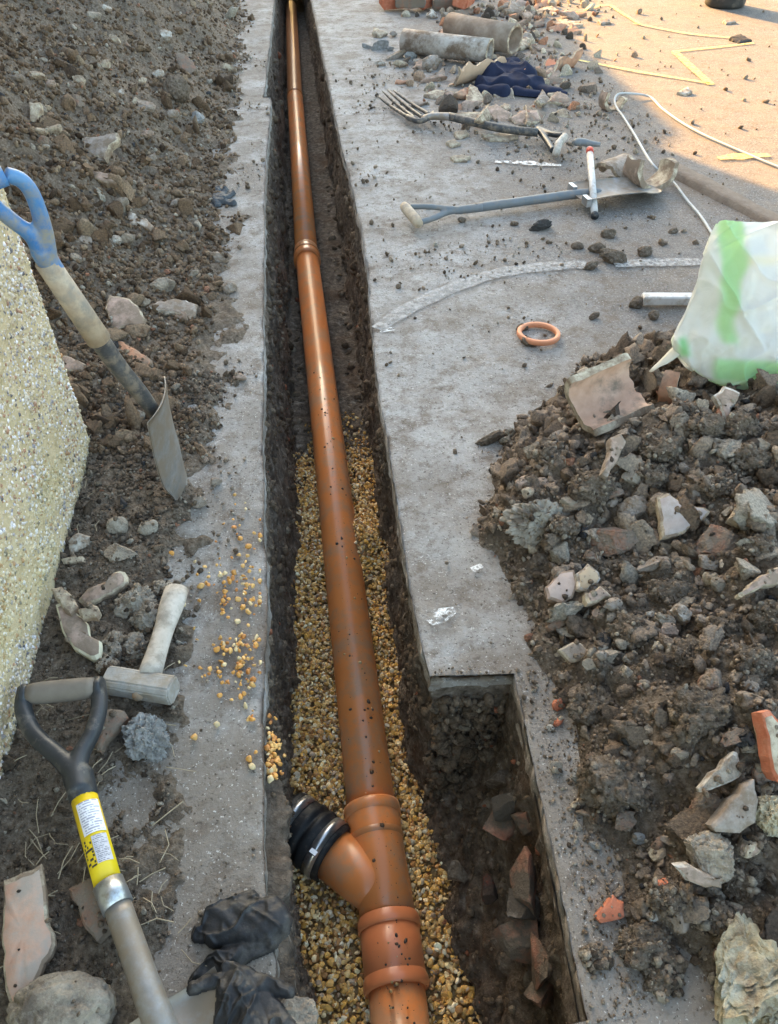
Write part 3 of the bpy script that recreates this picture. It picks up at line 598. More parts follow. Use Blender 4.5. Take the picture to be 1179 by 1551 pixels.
def arc_piece(name, label, cat, c, axis, opn, ri, ro, a0, a1, length, face, edge, seed=0, rag=.012, group=None, taper=0.0, inner=None):
    ax = np.array(axis, float); ax /= np.linalg.norm(ax); op = np.array(opn, float); op -= ax*np.dot(op, ax); op /= np.linalg.norm(op); sd_ = np.cross(ax, op)
    na, nl = 30, 14; a = np.linspace(a0, a1, na)[:, None]; s = np.linspace(-.5, .5, nl)[None, :]
    A_ = a+.6*rag/ro*fbm(xyz(s*length, seed*3.1, a*0), .05, 3, seed)*np.abs(2*(a-a0)/(a1-a0)-1)**3*2
    S_ = s*length+rag*fbm(xyz(a*ro, seed*1.7, np.sign(s)), .04, 3, seed+5)*np.abs(2*s)**4*.8
    V = []
    for r, j in ((ro, 1), (ri, 2)):
        rr = (r*(1+taper*s))+.0015*fbm(xyz(A_*ro, S_, j), .03, 3, seed+9)
        V.append(np.array(c)+S_[..., None]*ax+rr[..., None]*(np.cos(A_)[..., None]*-op+np.sin(A_)[..., None]*sd_))
    V = np.concatenate([q.reshape(-1, 3) for q in V]); k = na*nl; F = []; mi = []
    g = grid_faces(na, nl); F += [tuple(q) for q in g]; mi += [0]*len(g); F += [tuple(q[::-1]+k) for q in g]; mi += [2]*len(g)
    for i in range(na-1):
        F.append((i*nl, i*nl+k, (i+1)*nl+k, (i+1)*nl)); F.append((i*nl+nl-1, (i+1)*nl+nl-1, (i+1)*nl+nl-1+k, i*nl+nl-1+k)); mi += [1, 1]
    for j in range(nl-1):
        F.append((j, j+1, j+1+k, j+k)); q = (na-1)*nl; F.append((q+j, q+j+k, q+j+1+k, q+j+1)); mi += [1, 1]
    o = mk(name, V, F, [face, edge, inner or face], smooth=True, fmat=mi, origin='base')
    me = o.data; bm = bmesh.new(); bm.from_mesh(me); bmesh.ops.recalc_face_normals(bm, faces=bm.faces)
    for e in bm.edges:
        if len(e.link_faces) == 2 and e.link_faces[0].material_index != e.link_faces[1].material_index: e.smooth = False
    bm.to_mesh(me); bm.free()
    return tag(o, label, cat, group)
def stone(name, label, cat, px, py, wpx, hpx, m, seed=0, facets=0, lift=.35, group=None, rot=None, zs=.8, dep=None, amp=.12, base=None, rough=.10):
    """a lump: faceted when facets > 0 (chipped stone or brick), else rounded"""
    rng = np.random.default_rng(seed+2000); P = np.array(base) if base is not None else hit(px, py); k = depth(P)/FPX
    sx, sz = wpx*k/2, hpx*k/2; sy = dep if dep else (sx+sz)/2
    B, F = ico(4 if wpx > 40 else 3); D = B*(1+amp*fbm(B, .9, 4, seed*7, .55))[:, None]
    for q in range(facets):
        nrm = rng.normal(size=3); nrm /= np.linalg.norm(nrm); t = rng.uniform(.45, .75); D = D-np.maximum(D@nrm-t, 0)[:, None]*nrm*.97
    D = D*(1-rough*np.abs(fbm(B, .35, 5, seed*13+1, .62)))[:, None]; D = D/np.abs(D).max(0)
    z = rng.uniform(-.5, .5) if rot is None else rot
    D = D*[1, 1, 1]; c_, s_ = math.cos(z), math.sin(z)
    V = np.stack([D[:, 0]*sx, D[:, 1]*sy*zs, D[:, 2]*sz], -1)
    V = np.stack([V[:, 0]*c_-V[:, 2]*s_, V[:, 1], V[:, 0]*s_+V[:, 2]*c_], -1)
    # face the stone's broad side up and towards where it is seen from
    el = R_(48); V = np.stack([V[:, 0], V[:, 1]*math.cos(el)+V[:, 2]*math.sin(el), -V[:, 1]*math.sin(el)+V[:, 2]*math.cos(el)], -1)
    V = V+(.0016*fbm(V, .02, 4, seed, .6))[:, None]*(V/np.linalg.norm(V, axis=1)[:, None])
    V += P+[0, 0, lift*min(sz, sy)]
    return tag(mk(name, V, F, m, smooth=facets == 0, origin='base'), label, cat, group)
def clod(name, label, px, py, wpx, hpx, m, seed, group=None, lift=.4):
    P = hit(px, py); k = depth(P)/FPX; B, F = ico(5 if wpx > 45 else 4)
    D = B*(1+.26*fbm(B, .8, 3, seed*11, .6)+.16*np.abs(fbm(B, .3, 5, seed*11+5, .65)))[:, None]; D = D/np.abs(D).max(0)
    V = D*[wpx*k/2, (wpx+hpx)*k/4, hpx*k/2]+P+[0, 0, lift*hpx*k/2]
    return tag(mk(name, V, F, m, origin='base'), label, 'clod', group)

# ------------------------------------------------------------------ tools
def px_r(w, P): return w*.5*depth(P)/FPX
# black shovel with D handle on the soil by the wall
sv = [at(95, 1048, .085), at(118, 1172, .075), at(127, 1206, .073), at(164, 1338, .065), at(179, 1374, .062), at(238, 1540, .05)]
sh = thing('shovel', (sv[3][0], sv[3][1], 0), 'black D handled shovel with a yellow sticker lying at the bottom left', 'shovel')
gl, gr = at(38, 1052, .088), at(150, 1041, .086)
V, F = tube([gl+(gr-gl)*t for t in np.linspace(.04, .96, 9)], [px_r(w_, gl) for w_ in (30, 33, 34, 34, 34, 34, 34, 33, 30)], 20); mk('grip', V, F, M['grip'], sh)
zz = .082
legs = [tube(spline([at(*q, zz-.0*i) for i, q in enumerate(l)], 24), np.interp(np.linspace(0, 1, 24), [0, .12, .5, 1], rr), 14) for l, rr in (
    ([(40, 1042), (36, 1075), (52, 1112), (88, 1145), (114, 1172), (121, 1200)], [.0145, .0145, .014, .019]), ([(147, 1031), (151, 1068), (141, 1108), (124, 1140), (116, 1172), (122, 1200)], [.0145, .014, .0135, .019]))]
V, F = voxel(legs+[tube([gl+(gr-gl)*t for t in (-.05, .05)], [px_r(33, gl)]*2, 16), tube([gl+(gr-gl)*t for t in (.95, 1.05)], [px_r(33, gl)]*2, 16), tube([sv[1]+[0, 0, .0], sv[2]+(sv[3]-sv[2])*.05], [px_r(46, sv[1]), px_r(42, sv[2])], 18)], .0028, 6); mk('yoke', V, F, M['blackplastic'], sh)
rs = px_r(41, sv[3]); D1 = sv[3]-sv[2]; L1 = np.linalg.norm(D1)
V, F = lathe([(0, rs*.9), (0, rs*1.02), (L1, rs*1.0), (L1, rs*.9)], sv[2], sv[3], 32); stk = mk('sticker_sleeve', V, F, M['yellow'], sh)
M['label'] = bpy.data.materials.new('printed_label'); M['label'].use_nodes = True
t_ = M['label'].node_tree; b_ = t_.nodes['Principled BSDF']; uvn = N(t_, 'ShaderNodeAttribute', attribute_name='tint'); t_.links.new(uvn.outputs['Color'], b_.inputs['Base Color']); b_.inputs['Roughness'].default_value = .4
def wrap_label(name, t0, t1, a0, a1, pr):
    d, u, v = frame(D1); ts = np.linspace(t0, t1, 60); as_ = np.linspace(a0, a1, 24); V = []; C_ = []
    up2 = v if v[2] > 0 else -v; si = u if np.dot(u, RT) > 0 else -u
    for t in ts:
        for a in as_:
            V.append(sv[2]+D1*t+(rs*1.02+.0007)*(math.cos(a)*up2+math.sin(a)*si)); C_.append(pr((t-t0)/(t1-t0), (a-a0)/(a1-a0)))
    return mk(name, np.array(V), grid_faces(60, 24), M['label'], stk, tint=np.array(C_))
rng = np.random.default_rng(5); lens = rng.uniform(.55, .95, 80)
def lines(t, a, n, ink, paper):
    r = t*n; return ink if (.08 < a < lens[int(r)*3 % 80] and r-int(r) < .5 and _h(np.int64(int(a*22)), np.int64(int(r)), np.int64(3), 1) > -.55) else paper
wrap_label('white_label', .13, .50, -.62, 1.15, lambda t, a: lines(t, a, 13, (.33, .33, .4), (.74, .74, .78)))
wrap_label('grey_label', .53, .83, -.15, 1.0, lambda t, a: lines(t, a, 16, (.2, .2, .23), (.5, .5, .55)))
wrap_label('black_print', .53, .84, -.95, -.2, lambda t, a: (.03, .03, .03) if _h(np.int64(int(t*9)), np.int64(int(a*5)), np.int64(1), 4) > .1 and (t*9) % 1 > .25 else (.75, .53, .01))
D2 = sv[4]-sv[3]; V, F = lathe([(0, rs*.9), (0, rs*1.12), (np.linalg.norm(D2), rs*1.12), (np.linalg.norm(D2), rs*.9)], sv[3], sv[4], 32); mk('collar', V, F, M['galv'], sh)
V, F = tube(spline([sv[4], sv[4]+(sv[5]-sv[4])*.5, sv[5], sv[5]+(sv[5]-sv[4])*.25-[0, 0, .012]], 16), [rs*.98]*8+[rs*1.02]*4+[rs*1.08, rs*1.0, rs*.85, rs*.6], 24); mk('shaft', V, F, M['oldsteel'], sh)
bb = sv[5]; bl = (sv[5]-sv[4]); bl[2] = 0; bl /= np.linalg.norm(bl); bs = np.cross([0, 0, 1], bl); G_ = []
for t in np.linspace(0, 1, 18):
    row = []
    for s in np.linspace(-1, 1, 17):
        wd = .085*(1-.25*sstep(.6, 1, t)*abs(s)); p = bb-bl*.02+bl*(t*.27-.03*(1-abs(s))*0)+bs*s*wd+np.array([0, 0, -.035-.01*t+.016*s*s+.012*math.exp(-(s/.25)**2)*(1-t)])
        if t == 0: p = p+[0, 0, .006]
        row.append(p)
    G_.append(row)
G_ = np.array(G_).reshape(-1, 3); k = len(G_); g = grid_faces(18, 17); bd_ = []
V = np.concatenate([G_, G_-[0, 0, .0025]]); F = [tuple(q) for q in g]+[tuple(q[::-1]+k) for q in g]
rim = [i for i in range(17)]+[r*17+16 for r in range(1, 18)]+[17*17+i for i in range(15, -1, -1)]+[r*17 for r in range(16, 0, -1)]
F += [(rim[i], rim[(i+1) % len(rim)], rim[(i+1) % len(rim)]+k, rim[i]+k) for i in range(len(rim))]; mk('blade', V, F, M['oldsteel'], sh)
# blue handled spade stuck in the soil, leaning by the wall
T0 = at(279, 741, 0.0); top = np.array([-.435, 1.235, .775]); ln_ = top-T0; vd = ray(150, 520); nn = vd-ln_*np.dot(vd, ln_)/np.dot(ln_, ln_); nn /= np.linalg.norm(nn)
def bp_(x, y): return on_plane(x, y, T0, nn)
sp = thing('spade', (T0[0], T0[1], 0), 'muddy spade with blue D handle standing in the soil by the wall', 'spade')
V, F = tube([bp_(70, 396), bp_(150, 514)], [px_r(36, bp_(70, 396)), px_r(37, bp_(150, 514))], 20); mk('shaft', V, F, M['wood'], sp)
a_ = [[(68, 392), (50, 358), (20, 335), (-20, 300), (-42, 268)], [(72, 392), (66, 345), (52, 300), (34, 274), (8, 264)]]
lg = [tube(spline([bp_(*q) for q in a], 20), np.interp(np.linspace(0, 1, 20), [0, .4, 1], [.017, .0125, .012]), 14) for a in a_]
V, F = voxel(lg+[tube([bp_(62, 378), bp_(91, 424)], [.0185, .0175], 18)], .003, 6); mk('handle_yoke', V, F, M['blueplastic'], sp)
V, F = tube([bp_(8, 266), bp_(-20, 275), bp_(-44, 282)], [.0145, .0155, .0145], 16); mk('grip', V, F, M['blueplastic'], sp)
V, F = tube(spline([bp_(146, 508), bp_(180, 556), bp_(214, 597), bp_(236, 628), bp_(250, 660)], 16), np.interp(np.linspace(0, 1, 16), [0, .5, .8, 1], [.0185, .0165, .013, .006]), 18); mk('socket', V, F, M['blacksteel'], sp)
b0, b1 = bp_(236, 604), bp_(276, 734); bdir = b1-b0; bL = np.linalg.norm(bdir); bdir /= bL
wv = np.array([math.sin(R_(9)), math.cos(R_(9)), 0]); wv -= bdir*np.dot(wv, bdir); wv /= np.linalg.norm(wv); bn = np.cross(bdir, wv); G_ = []
for t in np.linspace(0, 1, 20):
    for s in np.linspace(-1, 1, 15):
        wd = .07*(1-.3*sstep(.7, 1, t)); tt = t*bL+.02*(1-s*s)*(t**3)
        G_.append(b0+bdir*tt+wv*s*wd+bn*(.014*(1-s*s)*(1-.3*t)-.012*math.sin(t*2.6)))
G_ = np.array(G_); k = len(G_); g = grid_faces(20, 15); V = np.concatenate([G_, G_+bn*.003]); F = [tuple(q) for q in g]+[tuple(q[::-1]+k) for q in g]
rim = [i for i in range(15)]+[r*15+14 for r in range(1, 20)]+[19*15+i for i in range(13, -1, -1)]+[r*15 for r in range(18, 0, -1)]
F += [(rim[i], rim[(i+1) % len(rim)], rim[(i+1) % len(rim)]+k, rim[i]+k) for i in range(len(rim))]; mk('blade', V, F, M['oldsteel'], sp)
# lump hammer
hm = thing('lump_hammer', at(215, 1010), 'muddy lump hammer with pale wooden handle lying on the path', 'hammer')
h0, h1 = at(268, 893, .03), at(226, 1025, .035)
V, F = tube([h0+(h1-h0)*t for t in np.linspace(0, 1, 10)], [px_r(x, h0) for x in (36, 37, 36, 33, 30, 29, 29, 30, 32, 33)], 20, flat=.75); mk('handle', V, F, M['woodgrey'], hm)
a, b = at(163, 1030, .026), at(264, 1046, .03); d = (b-a)/np.linalg.norm(b-a); Lh = np.linalg.norm(b-a); u = np.cross([0, 0, 1], d); zu = np.cross(d, u); zu = zu if zu[2] > 0 else -zu
V, F = box((a+b)/2, (Lh, .046, .044), [d, u, zu]); head = mk('head', V, F, M['palesteel'], hm, smooth=False)
bm = bmesh.new(); bm.from_mesh(head.data); ee = [e for e in bm.edges if abs((e.verts[0].co-e.verts[1].co).length-Lh) < .001]; bmesh.ops.bevel(bm, geom=ee, offset=.009, segments=1, affect='EDGES'); bmesh.ops.bevel(bm, geom=list(bm.edges), offset=.0028, segments=2, affect='EDGES')
bmesh.ops.subdivide_edges(bm, edges=[e for e in bm.edges if e.calc_length() > .02], cuts=5, use_grid_fill=True)
for q in bm.verts: q.co += Vector((0, 0, 1))*.0012*float(vn(np.array([[q.co.x*60, q.co.y*60, q.co.z*60]]), 3)[0])
bm.to_mesh(head.data); bm.free()
V, F = lathe([(0, 0.0), (0, .010), (.0035, .009), (.0035, 0.0)], at(209, 1054, .03), at(209, 1054, .03)+[0, -1, .35], 16); mk('handle_end', V, F, M['woodbrown'], hm)
# spade lying on the pavement
ps = thing('spade', at(800, 305), 'grey spade with wooden D grip lying across the pavement', 'spade')
g0, g1 = at(613, 313, .045), at(634, 338, .03); V, F = tube([g0+(g1-g0)*t for t in np.linspace(-.05, 1.05, 7)], [.016, .019, .0195, .0195, .0195, .019, .016], 16); mk('grip', V, F, M['wood'], ps)
j0 = at(700, 318, .03)
lg = [tube(spline([at(622, 313, .05), at(650, 313, .052), at(678, 316, .04), at(705, 317, .032)], 16), .0105, 12), tube(spline([at(632, 338, .028), at(655, 331, .028), at(680, 321, .03), at(705, 317, .032)], 16), .0115, 12), tube([at(690, 319, .03), at(730, 314, .03)], [.015, .0165], 14)]
V, F = voxel(lg, .003, 5); mk('handle_yoke', V, F, M['graysteel'], ps)
V, F = tube(spline([at(720, 315, .03), at(800, 304, .03), at(866, 295, .032), at(892, 293, .035), at(915, 292, .028)], 20), np.interp(np.linspace(0, 1, 20), [0, .75, .9, 1], [.0165, .018, .017, .006]), 18); mk('shaft', V, F, M['graysteel'], ps)
q0, q1, q2, q3 = at(868, 286, .034), at(880, 314, .036), at(1000, 294, .02), at(962, 284, .022); G_ = []
c0, c1 = (at(874, 300, .03)), at(1000, 290, .018); dl = c1-c0; Lb = np.linalg.norm(dl); dl /= Lb; wl_ = np.cross([0, 0, 1], dl); 
for t in np.linspace(0, 1, 20):
    for s in np.linspace(-1, 1, 15):
        wd = .085*(1-.16*t); tip = 1-.25*s*s*sstep(.6, 1, t); G_.append(c0+dl*(Lb*t*tip)+wl_*s*wd+np.array([0, 0, .02*s*s+.006-.02*t*0+.010*math.sin(3*t)]))
G_ = np.array(G_); k = len(G_); g = grid_faces(20, 15); V = np.concatenate([G_, G_-[0, 0, .003]]); F = [tuple(q) for q in g]+[tuple(q[::-1]+k) for q in g]
rim = [i for i in range(15)]+[r*15+14 for r in range(1, 20)]+[19*15+i for i in range(13, -1, -1)]+[r*15 for r in range(18, 0, -1)]
F += [(rim[i], rim[(i+1) % len(rim)], rim[(i+1) % len(rim)]+k, rim[i]+k) for i in range(len(rim))]; mk('blade', V, F, M['oldsteel'], ps)
for s in (-1, 1):
    V, F = box(c0+dl*.008+wl_*s*.062+[0, 0, .012], (.018, .045, .03), [dl, wl_, np.array([0, 0, 1.])]); mk('tread', V, F, M['galv'], ps, smooth=False)
# long thin hammer leaning over the spade
tm = thing('hammer', at(900, 300), 'thin hammer with white shaft and grey head lying over the spade blade', 'hammer')
V, F = tube([at(893, 226, .10), at(897, 270, .075), at(901, 326, .012)], [.0135, .013, .0135], 14); mk('shaft', V, F, M['whitetube'], tm)
V, F = tube(spline([at(869, 216, .115), at(880, 215, .115), at(893, 217, .113), at(909, 219, .11)], 9), [.012, .018, .019, .018, .018, .016, .013, .012, .011], 14, flat=.8); mk('head', V, F, M['graysteel'], tm)
V, F = tube([at(893.5, 227, .102), at(894, 232, .099)], .0145, 14); mk('collar', V, F, M['redbits'], tm)
V, F = tube([at(901, 325, .013), at(901.5, 328, .011)], .0145, 14); mk('end_cap', V, F, M['blackplastic'], tm)
# garden fork
fk = thing('garden_fork', at(740, 185), 'old garden fork with black shaft and long muddy tines on the pavement', 'garden fork')
for tip, rt_ in (((573, 146), (619, 178)), ((580, 138.5), (632, 182)), ((588, 137), (643, 180)), ((596, 137), (653, 175))):
    V, F = tube(spline([at(*tip, .035), at(tip[0]*.5+rt_[0]*.5, tip[1]*.5+rt_[1]*.5+1.5, .02), at(*rt_, .03)], 12), np.interp(np.linspace(0, 1, 12), [0, .2, 1], [.003, .0075, .0095]), 10); mk('tine', V, F, M['blacksteel'], fk)
V, F = tube(spline([at(617, 177, .03), at(631, 183, .033), at(642, 182, .036), at(652, 177, .036), at(657, 172, .03)], 14), .0125, 12); mk('head_bar', V, F, M['blacksteel'], fk)
V, F = tube(spline([at(640, 181, .036), at(655, 176, .045), at(686, 177, .05)], 10), np.linspace(.013, .018, 10), 12); mk('socket', V, F, M['oldsteel'], fk)
V, F = tube(spline([at(680, 176, .05), at(720, 186, .05), at(762, 195, .045), at(815, 201, .04)], 12), .0175, 14); mk('shaft', V, F, M['blacksteel'], fk)
lg = [tube(spline([at(815, 195, .04), at(835, 203, .05), at(852, 205, .06)], 12), .012, 12), tube(spline([at(815, 195, .04), at(828, 212, .035), at(838, 228, .03)], 12), .014, 12)]
V, F = voxel(lg, .0035, 4); mk('handle_yoke', V, F, M['blackplastic'], fk)
V, F = tube([at(856, 206, .06), at(847, 217, .045), at(842, 233, .03)], [.0155, .017, .0155], 14); mk('grip', V, F, M['woodgrey'], fk)

# ------------------------------------------------------------------ gloves, cloth, bag, cable, bucket
def glove(label, caps, z0, m, seed, fold=.008, hmax=.03, res=.0013, axis=(1, 0), name='glove', k=1.0):
    """crumpled cloth: height over its own plan, a union of palm and finger strips (x0, y0, x1, y1, half width in px)"""
    C_ = []
    for x0, y0, x1, y1, w_ in caps:
        a, b = at(x0, y0, z0), at(x1, y1, z0); C_.append((a[:2], b[:2], w_*depth(a)/FPX))
    lo = np.min([np.minimum(a, b)-r_ for a, b, r_ in C_], 0)-.006; hi = np.max([np.maximum(a, b)+r_ for a, b, r_ in C_], 0)+.006
    gx, gy = np.meshgrid(np.arange(lo[0], hi[0], res), np.arange(lo[1], hi[1], res)); P = xyz(gx, gy); wob = np.stack([fbm(P, .03*k, 3, seed), fbm(P, .03*k, 3, seed+4), 0*gx], -1)*.003*k; Q = (P+wob)[..., :2]
    H_ = np.full(gx.shape, -1.0)
    for a, b, r_ in C_:
        ab = b-a; t = np.clip(((Q-a)@ab)/max(ab@ab, 1e-9), 0, 1); d = np.linalg.norm(Q-a-t[..., None]*ab, axis=-1)/r_
        h = np.where(d < 1, np.sqrt(np.maximum(1-d**2.4, 0))*min(r_*.9, hmax), -1.0)
        H_ = np.maximum(H_, h)
    ax = np.array(axis, float); ax /= np.linalg.norm(ax); al = P[..., :2]@ax; ac = P[..., :2]@np.array([-ax[1], ax[0]])
    q = np.stack([al/.07/k+.5*wob[..., 0]/.003/k, ac/.02/k+.6*wob[..., 1]/.003/k, 0*al], -1); q2 = np.stack([al/.03/k, (ac/.035+1.3*al/.03)/k, 0*al+3], -1)
    f = (1-np.abs(vn(q, seed+7)))**2; f2 = (1-np.abs(vn(q2, seed+9)))**3
    ok = H_ > 0; top = np.where(ok, z0+H_*.75+np.minimum(H_/.012/k, 1)*(fold*(f-.35)+fold*.8*(f2-.25)), z0-.002)
    keep = ok[:-1, :-1] | ok[1:, :-1] | ok[:-1, 1:] | ok[1:, 1:]; F = grid_faces(*gx.shape)[keep.ravel()]
    V = np.stack([gx, gy, top], -1).reshape(-1, 3); u_, inv = np.unique(F.ravel(), return_inverse=True); V = V[u_]; F = inv.reshape(F.shape); n_ = len(V)
    B_ = V.copy(); B_[:, 2] = z0-.003
    return tag(mk(name, np.concatenate([V, B_]), np.concatenate([F, F[:, ::-1]+n_]), m, origin='base'), label, name)
glove('crumpled black work glove lying at the trench edge, beside the shovel', [(338, 1398, 408, 1396, 33), (405, 1425, 325, 1462, 17), (335, 1378, 380, 1364, 15), (330, 1402, 303, 1411, 15), (412, 1380, 421, 1402, 13), (350, 1440, 300, 1480, 12)], .003, M['glove'], 161, .009, .034, axis=(.9, .35))
glove('black work glove with spread fingers over the shovel blade at the bottom edge', [(355, 1500, 385, 1570, 29), (372, 1482, 432, 1501, 13), (345, 1480, 292, 1494, 10), (395, 1520, 445, 1580, 17), (345, 1500, 340, 1570, 18), (375, 1476, 345, 1466, 12)], .03, M['glove'], 163, .008, .03, axis=(.5, -.8))
glove('small grey glove with bunched fingers lying far up the path', [(326, 300, 330, 287, 5), (332, 301, 342, 287, 5), (335, 302, 352, 293, 5), (330, 304, 354, 308, 5.5), (326, 304, 330, 310, 5)], .004, M['glovegrey'], 165, .006, .03, .003)
# navy cloth heap
glove('crumpled navy blue cloth dropped among the broken pipes', [(752, 118, 790, 118, 26), (738, 128, 810, 132, 20), (760, 102, 800, 112, 17), (800, 128, 838, 140, 14), (730, 136, 760, 142, 12), (770, 98, 778, 96, 12), (838, 138, 852, 142, 8), (780, 140, 815, 144, 9)], .004, M['navy'], 171, .022, .11, .005, (.85, .5), 'cloth', 4.2)
# plastic bag
def bagmat():
    m = bpy.data.materials.new('bag_plastic'); m.use_nodes = True; t = m.node_tree; b = t.nodes['Principled BSDF']
    a = N(t, 'ShaderNodeAttribute', attribute_name='tint'); t.links.new(a.outputs['Color'], b.inputs['Base Color']); b.inputs['Roughness'].default_value = .38; b.inputs['Specular IOR Level'].default_value = .4
    tr = N(t, 'ShaderNodeBsdfTranslucent'); t.links.new(a.outputs['Color'], tr.inputs[0]); mx = N(t, 'ShaderNodeMixShader'); mx.inputs[0].default_value = .42
    nz = N(t, 'ShaderNodeTexNoise', Scale=22.0, Detail=6, Distortion=1.2); tc = N(t, 'ShaderNodeTexCoord'); t.links.new(tc.outputs['Object'], nz.inputs['Vector'])
    bp = N(t, 'ShaderNodeBump', Strength=.5, Distance=.01); t.links.new(nz.outputs['Fac'], bp.inputs['Height']); t.links.new(bp.outputs[0], b.inputs['Normal'])
    t.links.new(b.outputs[0], mx.inputs[1]); t.links.new(tr.outputs[0], mx.inputs[2]); t.links.new(mx.outputs[0], t.nodes['Material Output'].inputs[0]); return m
M['bag'] = bagmat()
Bb = hit(1130, 600); Bb = Bb+[0, 0.03, .0]; bn_ = np.array([-.12, -.80, .55]); bn_ /= np.linalg.norm(bn_)
LB = spline([(1092, 584), (1062, 570), (1034, 548), (1018, 518), (1036, 478), (1052, 440), (1064, 395), (1078, 352), (1088, 336)], 150)
RB = spline([(1330, 600), (1345, 570), (1350, 530), (1345, 490), (1340, 450), (1330, 420), (1322, 390), (1316, 370), (1310, 362)], 150)
na, nb = 170, 150; Gs = [];Ts = []; Pl = np.array([on_plane(*q, Bb, bn_) for q in LB]); Pr = np.array([on_plane(*q, Bb, bn_) for q in RB])
for side_ in (1, -1):
    for j in range(nb):
        t = j/(nb-1)
        for i in range(na):
            s = i/(na-1); p = Pl[j]*(1-s)+Pr[j]*s
            sag = -.02*math.sin(math.pi*s)*(1-t)**2+.008*math.sin(math.pi*s)*t
            pf = (math.sin(math.pi*min(1, max(0, s)))**.55)*(max(0, math.sin(math.pi*(.06+.88*t)))**.6-.0)*.062
            Gs.append(p+np.array([0, 0, sag])+side_*bn_*pf)
            x = 1018+s*310; qx, qy = LB[j]*(1-s)+RB[j]*s
            wob = 6*math.sin(qy*.05)+4*math.sin(qy*.11+1)
            g1_ = (1086+wob*.4-.10*(qy-340)*.35 < qx < 1122+wob*.6-.12*(qy-340)) and qy < 520
            bot = 540+.02*(qx-1080)+wob
            yy = bot < qy and 1075+wob < qx
            col = (.70, .69, .64)
            if qx > 1122 and qy < 545: col = (.76, .76, .74)
            if g1_: col = (.42, .66, .33)
            if yy: col = (.44, .72, .36) if qy < bot+30 else (.60, .77, .5)
            if abs(qx-1032-.1*(qy-530)) < 6 and 512 < qy < 540: col = (.25, .6, .25)
            if 1124 < qx < 1150 and 362 < qy < 395: col = (.62, .68, .72) if int(qy/5) % 2 else (.74, .74, .74)
            if 1120 < qx < 1160 and 397 < qy < 408: col = (.76, .72, .58)
            Ts.append(col)
Gs = np.array(Gs); Ts = np.array(Ts).reshape(2, nb, na, 3)
for _ in range(5): Ts = (Ts+np.roll(Ts, 1, 2)+np.roll(Ts, -1, 2))/3; Ts[:, 1:-1] = (Ts[:, 1:-1]+Ts[:, 2:]+Ts[:, :-2])/3
Ts = Ts.reshape(-1, 3); k = na*nb; qs = Gs@np.array([[.8, 0, -.6], [0, 1, 0], [.6, 0, .8]]); wrn = .010*fbm(Gs*[1, 1, .6], .06, 3, 181)+.012*((1-np.abs(vn(qs*[1, 1, .35]/.07, 183)))**5)+.009*((1-np.abs(vn(qs*[.35, 1, 1]/.06+4, 184)))**6)-.004; Gs[:k] += bn_*wrn[:k, None]; Gs[k:] -= bn_*wrn[k:, None]
f = grid_faces(nb, na); tag(mk('plastic_bag', Gs, np.concatenate([f, f[:, ::-1]+k]), M['bag'], tint=Ts, origin='base'), 'white plastic sack with green stripes standing on the soil heap', 'bag')
tl = [on_plane(*q, Bb, bn_) for q in ((986, 561), (1004, 548), (1022, 534), (1036, 522))]; V, F = tube(spline(tl, 14), np.interp(np.linspace(0, 1, 14), [0, .5, 1], [.004, .012, .02]), 10, flat=.25)
V += .003*fbm(V, .02, 2, 185)[:, None]; bagtail = mk('bag_corner', V, F, M['bag'], bpy.data.objects['plastic_bag'], tint=np.tile([.68, .66, .56], (len(V), 1)))
# cable
ca = [at(985, 244, .05), at(962, 205, .008), at(945, 178, .006), at(932, 158, .008)]; cb = [at(936, 143, .03), at(960, 142, .02), at(985, 147, .008), at(1004, 165, .006), at(1035, 187, .006), at(1070, 206, .006), at(1120, 228, .006), at(1185, 255, .006), at(1260, 280, .006)]
cc_ = [at(1080, 356, .006), at(1062, 328, .006), at(1040, 302, .006), at(1020, 276, .008), at(1002, 262, .03), at(985, 244, .05)]
V, F = tube(spline(cc_+ca[1:]+cb, 150), .0052, 10); tag(mk('cable', V, F, M['cablew'], origin='base'), 'grey white cable looping from the bag over the sunlit tarmac', 'cable')
# bucket
c = at(1097, 8); bk = thing('bucket', c, 'black rubber bucket standing on sunlit tarmac at the top edge', 'bucket')
V, F = lathe([(.012, 0.0), (0, .02), (0, .125), (.006, .135), (.03, .138), (.20, .158), (.29, .17), (.30, .178), (.31, .178), (.312, .17), (.3, .166), (.02, .13), (.02, 0.0)], c, c+[0, 0, 1], 40); mk('bucket_body', V, F, M['bucket'], bk)
V, F = tube([c+[.176*math.cos(a), .176*math.sin(a)*.9-.02, .3+.02-.16*math.sin(a)*0-.05*abs(math.sin(a))] for a in np.linspace(-math.pi, 0, 20)], .004, 8); mk('handle', V, F, M['blacksteel'], bk)

# ------------------------------------------------------------------ marks on the ground
def strip(name, label, cat, pts, wpx, m, z=.004, n=40, kind=None):
    P = np.array([at(x, y, 0) for x, y in pts]); P = spline(P, n) if len(P) > 2 else np.linspace(P[0], P[-1], n); T = np.gradient(P, axis=0); T /= np.linalg.norm(T, axis=1)[:, None]; S = np.stack([-T[:, 1], T[:, 0], 0*T[:, 0]], -1)
    w_ = np.interp(np.linspace(0, 1, n), np.linspace(0, 1, len(wpx)), wpx)*.5*(1+.15*fbm(P, .05, 3, 7))
    V = np.stack([P-S*w_[:, None], P+S*w_[:, None]], 1).reshape(-1, 3); V[:, 2] = z
    return tag(mk(name, V, grid_faces(n, 2), m, smooth=False), label, cat, kind=kind)
strip('painted_line', None, None, [(572, 500), (600, 480), (640, 458), (700, 432), (760, 414), (830, 405), (890, 402)], [.05, .055, .06, .06, .055], M['whiteline'], kind='structure')
strip('painted_line', None, None, [(930, 401), (990, 399), (1066, 398), (1140, 400)], [.05, .055], M['whiteline'], kind='structure')
